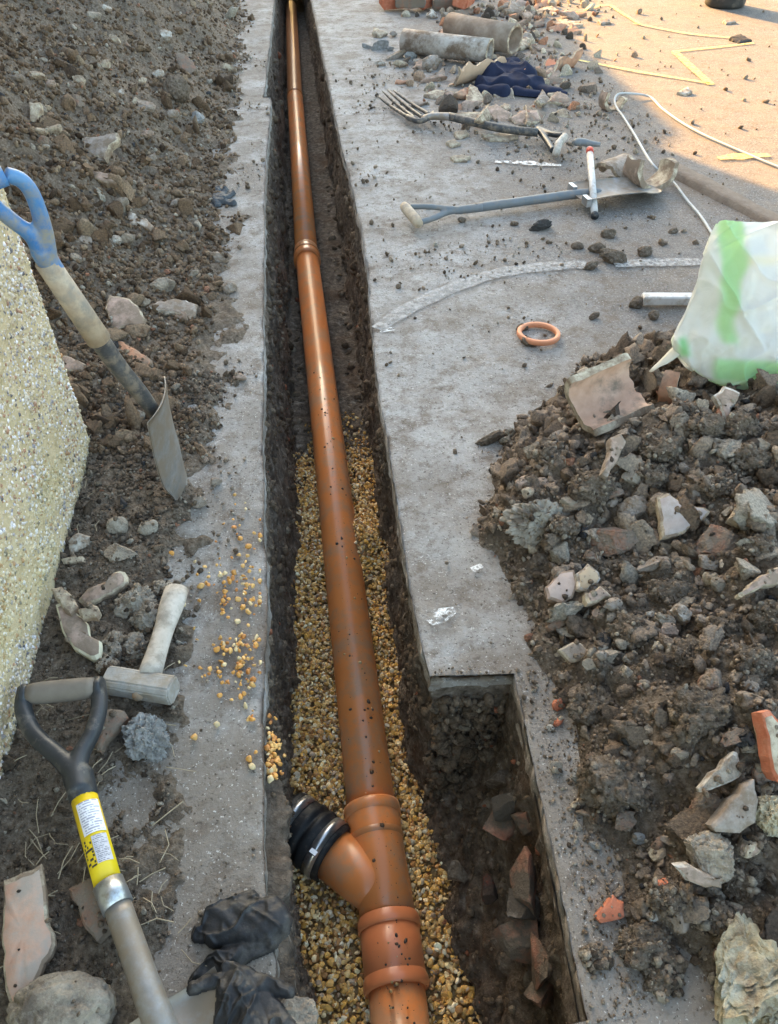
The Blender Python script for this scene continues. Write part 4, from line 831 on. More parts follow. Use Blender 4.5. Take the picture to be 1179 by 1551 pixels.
for a in ([(1022, 79), (1048, 103), (1077, 129)], [(1020, 79), (1080, 73), (1142, 66)], [(872, 91), (960, 108), (1075, 127)], [(960, 36), (1040, 51), (1108, 58)], [(885, 16), (920, 8), (938, 18), (970, 38)]):
    strip('painted_line', None, None, a, [.045, .05, .04] if a[0][0] == 1022 else [.022, .032, .025], M['yellowline'], z=.0045 if a[0][0] == 1020 else .004, n=24, kind='structure')
strip('painted_line', None, None, [(1088, 241), (1120, 238), (1165, 236)], [.03, .07, .03], M['yellowline'], kind='structure')
for pts, w_ in (([(650, 945), (665, 935), (690, 925)], [.02, .04, .015]), ([(575, 502), (600, 499)], [.03, .02]), ([(750, 246), (800, 248), (850, 252)], [.02, .045, .02]), ([(715, 865), (730, 858)], [.015, .012])):
    strip('paint_splash', None, None, pts, w_, M['whitesplash'], n=14, kind='structure')
k0, k1 = at(1008, 252), at(1300, 405); dk_ = (k1-k0)/np.linalg.norm(k1-k0); sk_ = np.array([dk_[1], -dk_[0], 0])
nn_ = 60; pr = [(-.045, -.02), (-.043, .012), (-.03, .022), (.02, .024), (.038, .018), (.045, -.02)]; V = []
for t in np.linspace(0, 1, nn_):
    for a, z in pr: V.append(k0+(k1-k0)*t+sk_*a+np.array([0, 0, z]))
V = np.array(V); V += .0035*fbm(V, .05, 4, 191)[:, None]*[1, 1, .7]
tag(mk('kerb', V, np.concatenate([grid_faces(nn_, 6)]), mat('kerb_stone', [(.16, .125, .1), (.23, .19, .155)], 30, 8, .95, .8, 120, .006)), kind='structure')

# ------------------------------------------------------------------ broken clay pipe, brick and stone: the bank and path left of the trench
S = shard; T_, PA, PK, GR = M['terra'], M['pale'], M['pinkclay'], M['greyclay']
S('clay_shard', 'large terracotta pipe shard with cream broken edge at the bottom left corner', 'clay shard', [(4, 1332), (34, 1320), (62, 1307), (68, 1345), (70, 1385), (82, 1430), (60, 1475), (40, 1520), (22, 1540), (8, 1500), (2, 1430)], mat('pink_terracotta', [(.4, .22, .15), (.5, .3, .21), (.55, .38, .3)], 16, 8, .8, .3, 120, .003, dirt=(.36, .3, .25), dirt_scale=14, dirt_amt=.6), PA, th=.022, lift=.03, slope=(-.1, .15), seed=1, bow=.12)
S('brick_shard', 'brown brick piece lying under the shaft of the black shovel', 'brick', [(103, 1345), (140, 1326), (158, 1360), (166, 1405), (146, 1425), (128, 1405), (118, 1372)], M['brick'], th=.03, lift=.012, slope=(0, .1), seed=2)
stone('stone', 'rounded pale pink stone at the bottom edge below the terracotta shard', 'stone', 100, 1540, 160, 110, M['stone'], 3, lift=.15, amp=.08)
S('clay_shard', 'curled cream pipe collar shard behind the lump hammer, nearest the wall', 'clay shard', [(84, 915), (94, 955), (112, 982), (140, 998), (154, 994), (154, 972), (138, 968), (134, 945), (118, 930), (100, 912)], PK, mat('cream_glaze', [(.55, .5, .36), (.62, .58, .44)], 40, 5, .7, .3, 150, .002), th=.02, lift=.02, slope=(-.1, .2), seed=4)
S('clay_shard', 'long narrow cream shard propped on the curled collar shard', 'clay shard', [(77, 890), (92, 887), (108, 900), (118, 918), (106, 928), (92, 916)], PA, th=.02, lift=.045, slope=(0, .1), seed=5)
S('clay_shard', 'small bent cream shard beside the curled collar shard', 'clay shard', [(118, 922), (140, 914), (151, 925), (146, 934), (124, 936)], PA, th=.018, lift=.05, slope=(0, .2), seed=6)
S('clay_shard', 'bent pale shard lying above the curled collar shard on dark soil', 'clay shard', [(116, 906), (132, 890), (164, 879), (172, 866), (188, 864), (192, 878), (176, 892), (150, 908), (126, 916)], PK, PA, th=.02, lift=.012, slope=(0, .25), seed=7, bow=.1)
S('clay_shard', 'white wedge shard on black soil at the foot of the wall', 'clay shard', [(103, 820), (118, 806), (139, 812), (134, 824), (106, 839)], M['white_stone'], th=.014, lift=.014, slope=(0, .45), seed=8)
S('clay_shard', 'thin pale sliver at the foot of the wall, below the white wedge', 'clay shard', [(92, 846), (125, 842), (128, 851), (96, 853)], PA, th=.012, lift=.006, seed=9)
stone('stone', 'cream stone on dark soil between the white wedge and the hammer', 'stone', 185, 843, 54, 32, M['stone'], 10, 5)
S('clay_shard', 'brown clay shard inside the shadow of the shovel yoke', 'clay shard', [(140, 1100), (150, 1076), (182, 1074), (194, 1086), (172, 1110), (152, 1138), (143, 1130)], M['brick'], th=.02, lift=.012, slope=(0, .2), seed=11)
stone('concrete_lump', 'grey lump of broken tarmac beside the shovel yoke', 'concrete lump', 222, 1128, 88, 80, M['conc_lump'], 12, 2, lift=.3, amp=.25, rough=.3)
stone('stone', 'pinkish concrete corner under the glove at the bottom edge', 'concrete lump', 442, 1548, 90, 70, M['stone'], 13, 4, lift=.2, base=at(442, 1548, -.03))
S('clay_shard', 'pink shard with cream rim on the soil bank, below the white curved chip', 'clay shard', [(160, 462), (166, 446), (196, 452), (208, 462), (220, 482), (216, 497), (196, 492), (178, 500), (164, 492)], PK, M['pale'], th=.018, lift=.014, slope=(.1, .55), seed=14)
S('clay_shard', 'flat grey shard with white edge lying beside the pink one', 'clay shard', [(222, 464), (240, 455), (270, 452), (299, 460), (296, 476), (288, 482), (260, 472), (236, 468)], GR, M['white_stone'], th=.022, lift=.016, slope=(0, .25), seed=15)
stone('stone', 'round whitish stone just above the flat grey shard', 'stone', 248, 440, 40, 28, M['stone'], 16, 3)
S('clay_shard', 'orange shard lying behind the shaft of the blue spade', 'clay shard', [(166, 514), (180, 514), (206, 528), (230, 545), (232, 556), (210, 552), (186, 544)], mat('orange_clay', [(.42, .2, .11), (.52, .28, .17)], 30, 6, .85, .4, 120, .003, dirt=(.2, .15, .11), dirt_scale=18, dirt_amt=.5), GR, th=.02, lift=.014, slope=(0, .3), seed=17)
S('clay_shard', 'shard half hidden by the wall corner', 'clay shard', [(92, 538), (108, 540), (131, 552), (124, 560), (98, 562)], PK, PA, th=.02, lift=.012, slope=(0, .3), seed=18)
S('clay_shard', 'grey brown shard with cream corner high on the soil bank', 'clay shard', [(124, 208), (148, 206), (178, 200), (180, 210), (166, 220), (158, 240), (142, 236), (128, 226)], GR, PA, th=.03, lift=.03, slope=(.2, .5), seed=19)
S('clay_shard', 'slender pink shard under the grey brown one on the bank', 'clay shard', [(128, 256), (150, 259), (166, 262), (176, 276), (160, 276), (140, 268)], PK, PA, th=.025, lift=.02, slope=(.1, .4), seed=20)
S('clay_shard', 'upright cream wedge shard near the top of the soil bank', 'clay shard', [(44, 154), (60, 154), (62, 164), (56, 184), (45, 184)], PA, th=.03, lift=.03, slope=(.1, .9), seed=21)
S('clay_shard', 'white curved chip on the bank, upper right of the blue handle', 'clay shard', [(193, 320), (204, 322), (206, 334), (222, 330), (233, 342), (228, 348), (210, 340), (196, 338)], M['white_stone'], th=.02, lift=.02, slope=(0, .4), seed=22)
S('clay_shard', 'red brown flat stone near the right border of the soil bank', 'clay shard', [(264, 80), (276, 80), (290, 90), (298, 104), (286, 112), (272, 104)], M['brick'], th=.05, lift=.03, slope=(.1, .5), seed=23)
for q, (x, y, a, b, m, l) in enumerate([(161, 16, 20, 12, 'white_stone', 'white pebble at the very top of the soil bank'), (142, 28, 26, 18, 'stone', 'tan stone near the top of the soil bank'), (252, 60, 26, 20, 'white_stone', 'white quartz stone high on the bank'), (240, 117, 20, 14, 'white_stone', 'small square white stone on the bank'), (186, 143, 16, 12, 'white_stone', 'white stone in the middle of the upper bank'), (222, 168, 28, 24, 'greyclay', 'smooth grey stone on the upper bank'), (300, 182, 24, 20, 'conc_lump', 'pale grey lump close to the path on the bank'), (270, 145, 44, 44, 'soil', 'large brown earth lump on the upper bank'), (82, 201, 28, 16, 'pale', 'yellowish flat chip below the cream wedge'), (62, 202, 24, 12, 'pale', 'smallest yellowish chip below the cream wedge'), (68, 227, 16, 8, 'white_stone', 'white chip by the top of the wall'), (178, 370, 22, 18, 'white_stone', 'whitish pebble above the pink shard'), (347, 107, 26, 11, 'pale', 'cream flake lying on the path next to the bank'), (206, 158, 14, 14, 'pale', 'yellow pebble in the upper bank'), (120, 126, 22, 14, 'pale', 'cream stone high up on the left of the bank'), (365, 576, 24, 14, 'pinkclay', 'pinkish pebble at the trench edge of the path'), (311, 697, 14, 12, 'pinkclay', 'pink pebble on the path beside the spade blade'), (333, 395, 30, 18, 'greyclay', 'grey lump on the path where the bank ends'), (350, 440, 24, 20, 'greyclay', 'brownish stone on the path near the flat grey shard'), (326, 733, 24, 14, 'greyclay', 'grey pebble beside the spade tip'), (302, 764, 26, 20, 'greyclay', 'grey pebble below the spade tip'), (244, 690, 20, 16, 'brick', 'red brown stone beside the spade blade'), (206, 636, 34, 24, 'stone', 'pale stone left of the spade blade'), (226, 804, 34, 22, 'mortar', 'crumbly grey lump above the cream stone'), (180, 802, 34, 28, 'mortar', 'crumbly brown lump by the cream stone')]):
    stone('stone', l, 'stone', x, y, a, b, M[m], 30+q, 4 if m not in ('soil', 'mortar') else 0)
for q, (x, y, a, b) in enumerate([(210, 918, 70, 50), (226, 940, 60, 46), (180, 985, 48, 46), (205, 985, 50, 40), (245, 895, 40, 30), (165, 1010, 36, 26)]):
    clod('earth_clod', 'crumbly grey brown earth clod beside the handle of the lump hammer', x, y, a, b, M['mortar'], 60+q, 'earth clods beside the lump hammer', lift=.1)

# ------------------------------------------------------------------ broken pieces on the heap right of the trench
ax = at(985, 590, .2)-at(880, 625, .2); c = hit(925, 634)+[0, 0, .068]
pinkin = mat('pink_inside', [(.4, .24, .16), (.5, .32, .23), (.55, .38, .28)], 18, 7, .7, .2, 120, .002, dirt=(.2, .15, .11), dirt_scale=14, dirt_amt=.5)
arc_piece('half_pipe', 'broken half of a terracotta pipe open upwards on the soil heap', 'clay pipe', c, ax+[0, 0, .02], [-.15, -.75, .65], .056, .072, -1.35, 1.35, .16, T_, PA, 71, .012, inner=pinkin)
c = hit(1008, 610)+[0, 0, .06]
arc_piece('pipe_collar_shard', 'curved collar fragment standing beside the broken half pipe', 'clay pipe', c, [.85, -.5, .1], [.6, .5, .3], .05, .066, -1.5, 1.2, .035, T_, PA, 72, .006, inner=pinkin)
S('clay_shard', 'narrow orange tipped shard standing in the heap below the half pipe', 'clay shard', [(926, 662), (942, 655), (950, 668), (936, 700), (922, 722), (914, 716), (924, 690)], PK, GR, th=.018, lift=.035, slope=(-.3, .5), seed=73)
S('clay_shard', 'pale broken shard tucked under the plastic sack', 'clay shard', [(1082, 598), (1098, 584), (1122, 594), (1118, 606), (1106, 618), (1108, 640), (1098, 634), (1092, 614)], PK, M['white_stone'], th=.018, lift=.03, slope=(0, .7), seed=74)
S('clay_shard', 'flat grey triangular shard lying on top of the heap', 'clay shard', [(996, 752), (1012, 746), (1034, 760), (1078, 774), (1068, 786), (1028, 810), (1004, 815), (1002, 785)], mat('mauve_slate', [(.33, .27, .24), (.42, .36, .33), (.47, .42, .39)], 20, 8, .8, .3, 120, .003, dirt=(.28, .23, .18), dirt_scale=14, dirt_amt=.4), PA, th=.025, lift=.035, slope=(.1, .55), seed=75)
o = S('clay_shard', 'ribbed cream shard near the right edge, beside the triangular shard', 'clay shard', [(1106, 784), (1120, 760), (1134, 750), (1150, 756), (1166, 766), (1152, 782), (1142, 795), (1122, 792)], mat('cream_ribbed', [(.5, .41, .32), (.58, .49, .39)], 20, 5, .8, .3, 120, .002), PA, th=.03, lift=.04, slope=(.1, .45), seed=76)
def ridges(o, seg, n):
    a, b = np.array(seg[0], float), np.array(seg[1], float)
    V0 = np.array([v.co[:] for v in o.data.vertices])+np.array(o.location); zt = V0[:, 2].max()
    nrm = np.array(o.data.polygons[-2].normal[:]); c0 = V0[-1]; nrm = nrm if nrm[2] > 0 else -nrm
    for q in range(n):
        f = q/(n-1)-.5; d = np.array([22, 18])*f; p = [on_plane(*(a+d), c0+nrm*.001, nrm), on_plane(*(b+d), c0+nrm*.001, nrm)]
        V, F = tube(p, .0022, 6); mk('ridge', V, F, M['pinkclay'], o)
ridges(o, ((1124, 776), (1146, 768)), 4)
stone('brick', 'half buried brown brick lying under the triangular shard', 'brick', 1072, 838, 78, 62, M['brick'], 77, 7, lift=.3)
stone('brick', 'broken red brick in the heap beside the pale mortar lump', 'brick', 928, 826, 78, 50, M['brick'], 78, 6, lift=.35, rot=.3)
stone('stone', 'small white stone lying on the broken red brick', 'stone', 951, 810, 22, 16, M['white_stone'], 79, 4, lift=1.3)
S('clay_shard', 'pink flat shard, left one of the three leaning together on the heap', 'clay shard', [(826, 890), (848, 866), (870, 862), (876, 880), (868, 905), (852, 914), (830, 906)], mat('rose_clay', [(.4, .31, .27), (.5, .4, .35)], 20, 7, .8, .3, 120, .003, dirt=(.3, .24, .19), dirt_scale=12, dirt_amt=.4), PK, th=.024, lift=.03, slope=(.1, .4), seed=80)
S('clay_shard', 'tan shard with white edge, top one of the three leaning together', 'clay shard', [(874, 868), (892, 853), (908, 866), (911, 876), (890, 894), (876, 892)], mat('tan_clay', [(.42, .31, .2), (.5, .39, .27)], 20, 7, .8, .3, 120, .003), M['white_stone'], th=.018, lift=.045, slope=(-.1, .5), seed=81)
S('clay_shard', 'low tan shard, right one of the three leaning together', 'clay shard', [(888, 898), (910, 886), (928, 902), (912, 908), (892, 914)], PK, PA, th=.018, lift=.022, slope=(-.2, .3), seed=82)
S('clay_shard', 'grey scaly shard on the heap below the three leaning shards', 'clay shard', [(846, 984), (868, 972), (880, 973), (900, 992), (880, 1000), (864, 1002)], GR, PA, th=.016, lift=.025, slope=(0, .4), seed=83)
stone('stone', 'rounded white stone in the middle of the heap', 'stone', 1026, 941, 34, 34, M['white_stone'], 84, 3, lift=.8)
stone('stone', 'white pebble beside the rounded white stone', 'stone', 982, 937, 16, 12, M['white_stone'], 85, 3, lift=1.2)
S('clay_shard', 'long pale shard sticking out at the right edge of the heap', 'clay shard', [(1120, 898), (1145, 878), (1179, 858), (1200, 860), (1180, 884), (1150, 892), (1124, 904)], PK, PA, th=.02, lift=.03, slope=(0, .4), seed=86)
stone('brick_chip', 'orange red brick chip near the trench corner', 'brick', 846, 1070, 26, 20, M['redbrick'], 87, 6, lift=.6)
stone('brick_chip', 'small orange red chip just below the chip near the trench corner', 'brick', 846, 1096, 16, 10, M['redbrick'], 88, 5, lift=.6)
S('clay_shard', 'tall white shard with orange top at the right edge', 'clay shard', [(1156, 1080), (1168, 1076), (1182, 1092), (1200, 1150), (1196, 1190), (1180, 1184), (1166, 1130)], PA, M['redbrick'], th=.026, lift=.04, slope=(-.2, .7), seed=89)
S('clay_shard', 'mud covered shard with a white edge standing in the lower heap', 'clay shard', [(1060, 1194), (1078, 1170), (1108, 1142), (1118, 1140), (1126, 1166), (1120, 1178), (1094, 1190), (1064, 1200)], M['mortar'], M['white_stone'], th=.02, lift=.03, slope=(.1, .5), seed=90)
stone('brick', 'dark red brick between the muddy shard and the dark wedge', 'brick', 1070, 1236, 62, 56, M['brick'], 91, 6, lift=.5)
S('stone_slab', 'dark grey wedge shaped slab in the lower heap', 'stone', [(1078, 1250), (1100, 1222), (1126, 1188), (1144, 1180), (1150, 1212), (1146, 1246), (1122, 1262), (1086, 1260)], GR, GR, th=.03, lift=.035, slope=(.1, .5), seed=92)
stone('stone', 'yellowish grainy stone at the right edge of the lower heap', 'stone', 1166, 1242, 62, 70, M['clay_lump'], 93, 3, lift=.5, rough=.25)
stone('stone', 'large stone with pink and white broken face in the lower heap', 'stone', 1064, 1306, 80, 76, M['stone'], 94, 5, lift=.5, rough=.2)
S('clay_shard', 'pink white face piece on the front of the large stone', 'clay shard', [(1022, 1312), (1044, 1310), (1076, 1326), (1098, 1330), (1094, 1346), (1070, 1346), (1040, 1334)], PK, M['white_stone'], th=.014, lift=.045, slope=(0, .9), seed=95)
stone('brick_chip', 'pink brick chip beside the large stone', 'brick', 1006, 1346, 38, 26, M['redbrick'], 96, 5, lift=.6, rot=-.3)
S('brick_chip', 'flat orange red brick chip alone on the concrete right of the trench', 'brick', [(902, 1386), (916, 1370), (930, 1355), (946, 1366), (947, 1388), (932, 1394), (912, 1398)], M['redbrick'], th=.014, lift=.01, slope=(0, .3), seed=97)
stone('clay_lump', 'large pale grey and yellow clay lump at the bottom right corner', 'clay lump', 1132, 1482, 200, 160, M['clay_lump'], 98, 5, lift=.2, amp=.28, rough=.2)
stone('clay_lump', 'second yellow clay lump cut off by the bottom right corner', 'clay lump', 1178, 1550, 70, 60, M['clay_lump'], 99, 4, lift=.4, rough=.3)
stone('mortar_lump', 'wide pale crumbled mortar lump at the left side of the heap', 'mortar lump', 822, 800, 130, 86, M['mortar'], 100, 2, lift=.12, amp=.3, rough=.35)
for q, (x, y, a, b, m, l) in enumerate([(1023, 1404, 30, 34, 'greyclay', 'smooth brown pebble above the large clay lump'), (984, 1392, 22, 18, 'white_stone', 'whitish pebble left of the smooth brown pebble'), (900, 1284, 24, 16, 'conc_lump', 'blue grey pebble on the trench side of the lower heap'), (876, 1220, 30, 14, 'pale', 'white flat pebble on the trench side of the lower heap'), (948, 1246, 46, 30, 'brick', 'reddish muddy stone in the middle of the lower heap'), (965, 1275, 24, 22, 'conc_lump', 'dark grey pebble below the reddish muddy stone'), (1018, 1276, 46, 20, 'greyclay', 'flat grey stone beside the dark red brick'), (1000, 1512, 20, 22, 'stone', 'yellowish pebble on the concrete by the clay lump'), (878, 1180, 28, 24, 'conc_lump', 'slate grey stone at the trench side of the heap'), (840, 1165, 22, 24, 'stone', 'ochre stone on the rim of the trench notch'), (834, 944, 24, 32, 'brick', 'small brown brick piece left in the heap'), (870, 948, 12, 12, 'redbrick', 'tiny red chip beside the small brown brick piece'), (912, 975, 24, 24, 'tarlump', 'black lump by the grey scaly shard'), (950, 1128, 24, 24, 'tarlump', 'black angular lump low in the heap'), (1072, 1052, 42, 60, 'brick', 'brown brick end standing in the middle right of the heap'), (1110, 1122, 50, 26, 'brick', 'dark brown brick end under the muddy shard'), (990, 860, 56, 22, 'greyclay', 'long brown stone below the broken red brick'), (833, 1105, 14, 12, 'white_stone', 'white pebble on the rim of the trench notch'), (958, 780, 50, 40, 'greyclay', 'angular brown stone left of the triangular shard'), (852, 645, 20, 14, 'pale', 'cream chip at the foot of the half pipe'), (838, 668, 22, 16, 'stone', 'brown stone at the upper border of the heap')]):
    stone('stone', l, 'stone', x, y, a, b, M[m], 110+q, 4 if m not in ('soil', 'mortar') else 0, lift=.5)
rng = np.random.default_rng(201)
for q, (x, y, a, b) in enumerate([(1060, 1085, 110, 80), (930, 1190, 120, 100), (1040, 1000, 80, 60), (900, 1070, 90, 60), (980, 1440, 110, 70), (1010, 1360, 60, 50), (1120, 1330, 90, 70), (1100, 960, 90, 60), (960, 960, 80, 60), (900, 740, 80, 50), (1000, 680, 80, 50), (1130, 700, 90, 60), (1060, 650, 80, 46), (950, 600, 40, 30), (870, 600, 50, 40), (1120, 650, 60, 50), (830, 690, 50, 34), (985, 720, 60, 40), (1140, 1010, 80, 60), (900, 1450, 50, 24), (1000, 1480, 70, 50), (1150, 830, 60, 40), (780, 770, 40, 26), (1090, 1390, 60, 40), (1165, 940, 60, 50), (1020, 900, 90, 50), (850, 800, 50, 36), (1080, 740, 60, 30)]):
    clod('earth_clod', 'large lumpy earth clod on the spoil heap right of the trench', x, y, a, b, M['soil'], 150+q, 'earth clods on the spoil heap', lift=.05)

# ------------------------------------------------------------------ rubble beyond, on the pavement
def old_pipe(name, label, p0, p1, r, wall, m, edge, collar=None, z=None, seed=0):
    P0, P1 = at(*p0, r+.01), at(*p1, r+.01); Lq = np.linalg.norm(P1-P0); t = thing(name, at(*p0), label, 'clay pipe')
    pr = [(0, r-wall), (0, r), (Lq*.3, r), (Lq*.6, r*1.02)]+([(Lq-.08, r), (Lq-.07, r*1.22), (Lq, r*1.25)] if collar else [(Lq, r)])
    V, F = lathe(pr+[(Lq, pr[-1][1]-wall)]+[(Lq*.5, r-wall), (0.001, r-wall)], P0, P1, 36); V += .005*fbm(V, .08, 3, seed)[:, None]; mk('pipe_wall', V, F, m, t)
    d = (P1-P0)/Lq; V, F = lathe([(Lq+.001, pr[-1][1]+.001), (Lq+.004, pr[-1][1]-.002), (Lq+.004, pr[-1][1]-wall+.002), (Lq-.002, pr[-1][1]-wall)], P0, P1, 36); V += .005*fbm(V, .08, 3, seed)[:, None]; mk('broken_rim', V, F, edge, t)
    return t
mp = mat('muddy_pipe', [(.28, .23, .19), (.38, .34, .3), (.45, .42, .39)], 14, 7, .8, .3, 90, .003, dirt=(.15, .11, .08), dirt_scale=9, dirt_amt=.6)
old_pipe('clay_pipe', 'old pale clay drain pipe lying whole in front of the brick pile', (612, 62), (742, 78), .062, .014, mp, PA, seed=3)
old_pipe('clay_pipe', 'muddy clay drain pipe with its open end facing the sunlight', (682, 40), (780, 60), .075, .016, mat('brown_pipe', [(.17, .12, .09), (.25, .19, .145), (.33, .27, .22)], 14, 7, .85, .4, 90, .003), PA, seed=4)
ax = at(750, 82)-at(680, 100); c = at(714, 96, .07)
arc_piece('half_pipe', 'long terracotta pipe shard standing on its edge beside the navy cloth', 'clay pipe', c, ax, [.1, .8, .3], .07, .086, -.9, .7, .36, mat('tan_terra', [(.4, .27, .18), (.48, .34, .24)], 20, 6, .85, .3, 90, .003), PA, 211, .02)
c = at(838, 88, .05); arc_piece('pipe_collar_shard', 'broken pipe collar with orange inside in the sun behind the navy cloth', 'clay pipe', c, [.75, .6, .15], [-.5, .25, .8], .075, .093, -1.5, 1.2, .24, T_, PA, 212, .03, inner=M['ring'])
c = at(930, 147, .05); arc_piece('pipe_collar_shard', 'U shaped cream pipe fragment standing in the sun beside the cable', 'clay pipe', c, [.3, -.9, .0], [0.25, 0.1, 1], .052, .068, -1.75, 1.75, .05, PK, PA, 213, .008, inner=PA)
c = at(988, 248, .1); arc_piece('pipe_collar_shard', 'large broken pipe collar open upwards with the cable passing through', 'clay pipe', c, [.3, -.85, .12], [.1, 0.3, 1], .078, .1, -1.75, 1.75, .085, PK, PA, 214, .008, inner=PA)
c = at(932, 268, .02); arc_piece('half_pipe', 'brown curved pipe shard lying face down beside the large collar', 'clay pipe', c, [.75, .5, .0], [0, .1, -1], .058, .074, -1.3, 1.3, .15, GR, PA, 215, .02)
for q, (pts, m, l) in enumerate([([(906, 276), (926, 266), (958, 272), (955, 280), (915, 281)], PA, 'flat pale shard leaning on the brown curved pipe shard'), ([(642, 142), (660, 135), (690, 138), (688, 148), (662, 150)], PA, 'flat cream shard right of the fork tines'), ([(706, 150), (712, 126), (724, 132), (738, 158), (726, 168), (712, 164)], PA, 'upright cream shard by the fork socket'), ([(735, 162), (752, 156), (776, 172), (768, 190), (752, 184)], PK, 'cream pink shard behind the fork shaft'), ([(772, 178), (792, 166), (815, 166), (820, 182), (800, 190), (780, 188)], PK, 'brown cream shard above the fork handle'), ([(812, 150), (822, 134), (832, 148), (846, 150), (846, 166), (828, 170)], GR, 'broken cup shaped shard near the navy cloth'), ([(830, 140), (850, 138), (856, 148), (836, 150)], PA, 'small grey shard against the navy cloth'), ([(688, 199), (706, 195), (711, 202), (698, 210), (690, 208)], PA, 'cream chip below the fork shaft'), ([(676, 214), (690, 210), (698, 216), (684, 222)], PA, 'second cream chip below the fork shaft'), ([(683, 236), (700, 233), (714, 236), (708, 243), (688, 243)], PA, 'oval cream chip on the pavement between fork and spade'), ([(732, 204), (760, 200), (786, 206), (770, 214), (742, 212)], PA, 'pale shard lying right against the fork shaft'), ([(876, 131), (886, 126), (890, 132), (882, 137)], M['white_stone'], 'white chip on the line between sun and shade'), ([(1026, 139), (1042, 130), (1050, 138), (1040, 145)], M['white_stone'], 'white chip alone on the sunlit tarmac'), ([(820, 108), (840, 100), (852, 110), (842, 122), (824, 116)], PK, 'pink shard on edge behind the navy cloth'), ([(802, 105), (818, 98), (826, 112), (812, 118)], T_, 'terracotta chip behind the navy cloth'), ([(690, 170), (720, 168), (746, 174), (738, 186), (706, 186)], PA, 'pale flat shard lying under the fork'), ([(660, 112), (672, 100), (676, 116), (668, 120)], GR, 'dark shard at the end of the standing terracotta shard'), ([(694, 108), (716, 100), (722, 108), (704, 116)], GR, 'grey shard in front of the standing terracotta shard')]):
    S('clay_shard', l, 'clay shard', pts, m, PA if m is not GR else GR, th=.025, lift=.01, slope=(0, .3), seed=220+q, base=at(*np.mean(np.array(pts), 0)))
for q, (x, y, a, b, m, l) in enumerate([(556, 72, 16, 8, 'conc_lump', 'flat grey chip at the left end of the chip row'), (576, 74, 30, 14, 'conc_lump', 'largest grey chip of the chip row before the pale pipe'), (592, 76, 14, 8, 'conc_lump', 'dark chip beside the largest grey chip'), (600, 88, 36, 12, 'greyclay', 'long grey brown chip before the pale pipe'), (622, 88, 22, 12, 'conc_lump', 'bluish chip before the pale pipe'), (640, 82, 30, 16, 'white_stone', 'pale jagged chip before the pale pipe'), (634, 96, 16, 10, 'white_stone', 'white square chip before the pale pipe'), (652, 102, 36, 22, 'greyclay', 'broad grey stone before the standing terracotta shard'), (576, 98, 18, 8, 'white_stone', 'white chip alone on the pavement left of the rubble'), (606, 100, 26, 9, 'pale', 'cream oval chip in front of the rubble'), (596, 55, 12, 10, 'greyclay', 'small chip at the near end of the pale pipe'), (678, 32, 22, 16, 'stone', 'brown stone behind the pale pipe'), (655, 27, 20, 16, 'white_stone', 'white stone behind the pale pipe')]):
    stone('stone', l, 'stone', x, y, a, b, M[m], 250+q, 5, base=at(x, y), lift=.5)
for q, (x, y, r, tl, m, l) in enumerate([(598, 8, .3, 0, 'redbrick', 'orange brick at the left end of the brick pile'), (622, 12, -.2, .02, 'brick', 'dull brown brick second from the left in the pile'), (645, 6, .9, 0, 'redbrick', 'orange brick seen end on in the brick pile'), (676, 8, .1, .0, 'brick', 'brown brick lying long way in the brick pile'), (702, 14, 1.1, .03, 'redbrick', 'orange brick leaning at the front of the pile'), (720, 8, .5, .05, 'brick', 'brown brick at the right end of the pile'), (660, -6, .2, .06, 'brick', 'brick lying on the back of the pile'), (612, -8, .6, .03, 'brick', 'brick at the back left of the pile')]):
    c = at(x, y+6); u = np.array([math.cos(r), math.sin(r), .0]); v = np.array([-math.sin(r), math.cos(r), .25]); v /= np.linalg.norm(v); nn2 = np.cross(u, v)
    V, F = box(c+[0, 0, .05+tl], (.205, .1, .065), [u, v, nn2]); o = mk('brick', V, F, M[m], smooth=False, origin='base'); tag(o, l, 'brick', None)
    bm = bmesh.new(); bm.from_mesh(o.data); bmesh.ops.bevel(bm, geom=list(bm.edges), offset=.007, segments=2, affect='EDGES'); bmesh.ops.subdivide_edges(bm, edges=[e for e in bm.edges if e.calc_length() > .04], cuts=3, use_grid_fill=True)
    for vv in bm.verts: vv.co += Vector([.004*float(vn(np.array([[vv.co.x*30+q*9, vv.co.y*30, vv.co.z*30+k*5]]), 3)[0]) for k in range(3)])
    bm.to_mesh(o.data); bm.free()
rng = np.random.default_rng(271); P = []; Sz = []
for q in range(560):
    x, y = rng.normal(790, 55), rng.normal(20, 26); x += (y-20)*-.3
    if q > 360: x, y = rng.normal(760, 70), rng.normal(90, 45)
    if y < -20: continue
    p = at(x, y); P.append(p); Sz.append(.008+.03*rng.random()**3)
P = np.array(P); Sz = np.array(Sz); P[:, 2] += Sz*.3; V, F, T = blobs(P, Sz, pick([(.4, .33, .25), (.5, .44, .34), (.28, .2, .14), (.2, .16, .13), (.4, .2, .12), (.1, .08, .065)], len(P), rng), 1, 273, .3, .45, cut=4)
tag(mk('rubble', V, F, M['clod'], tint=T, smooth=False), 'litter of small broken pieces round the old pipes and bricks', 'rubble', kind='stuff')
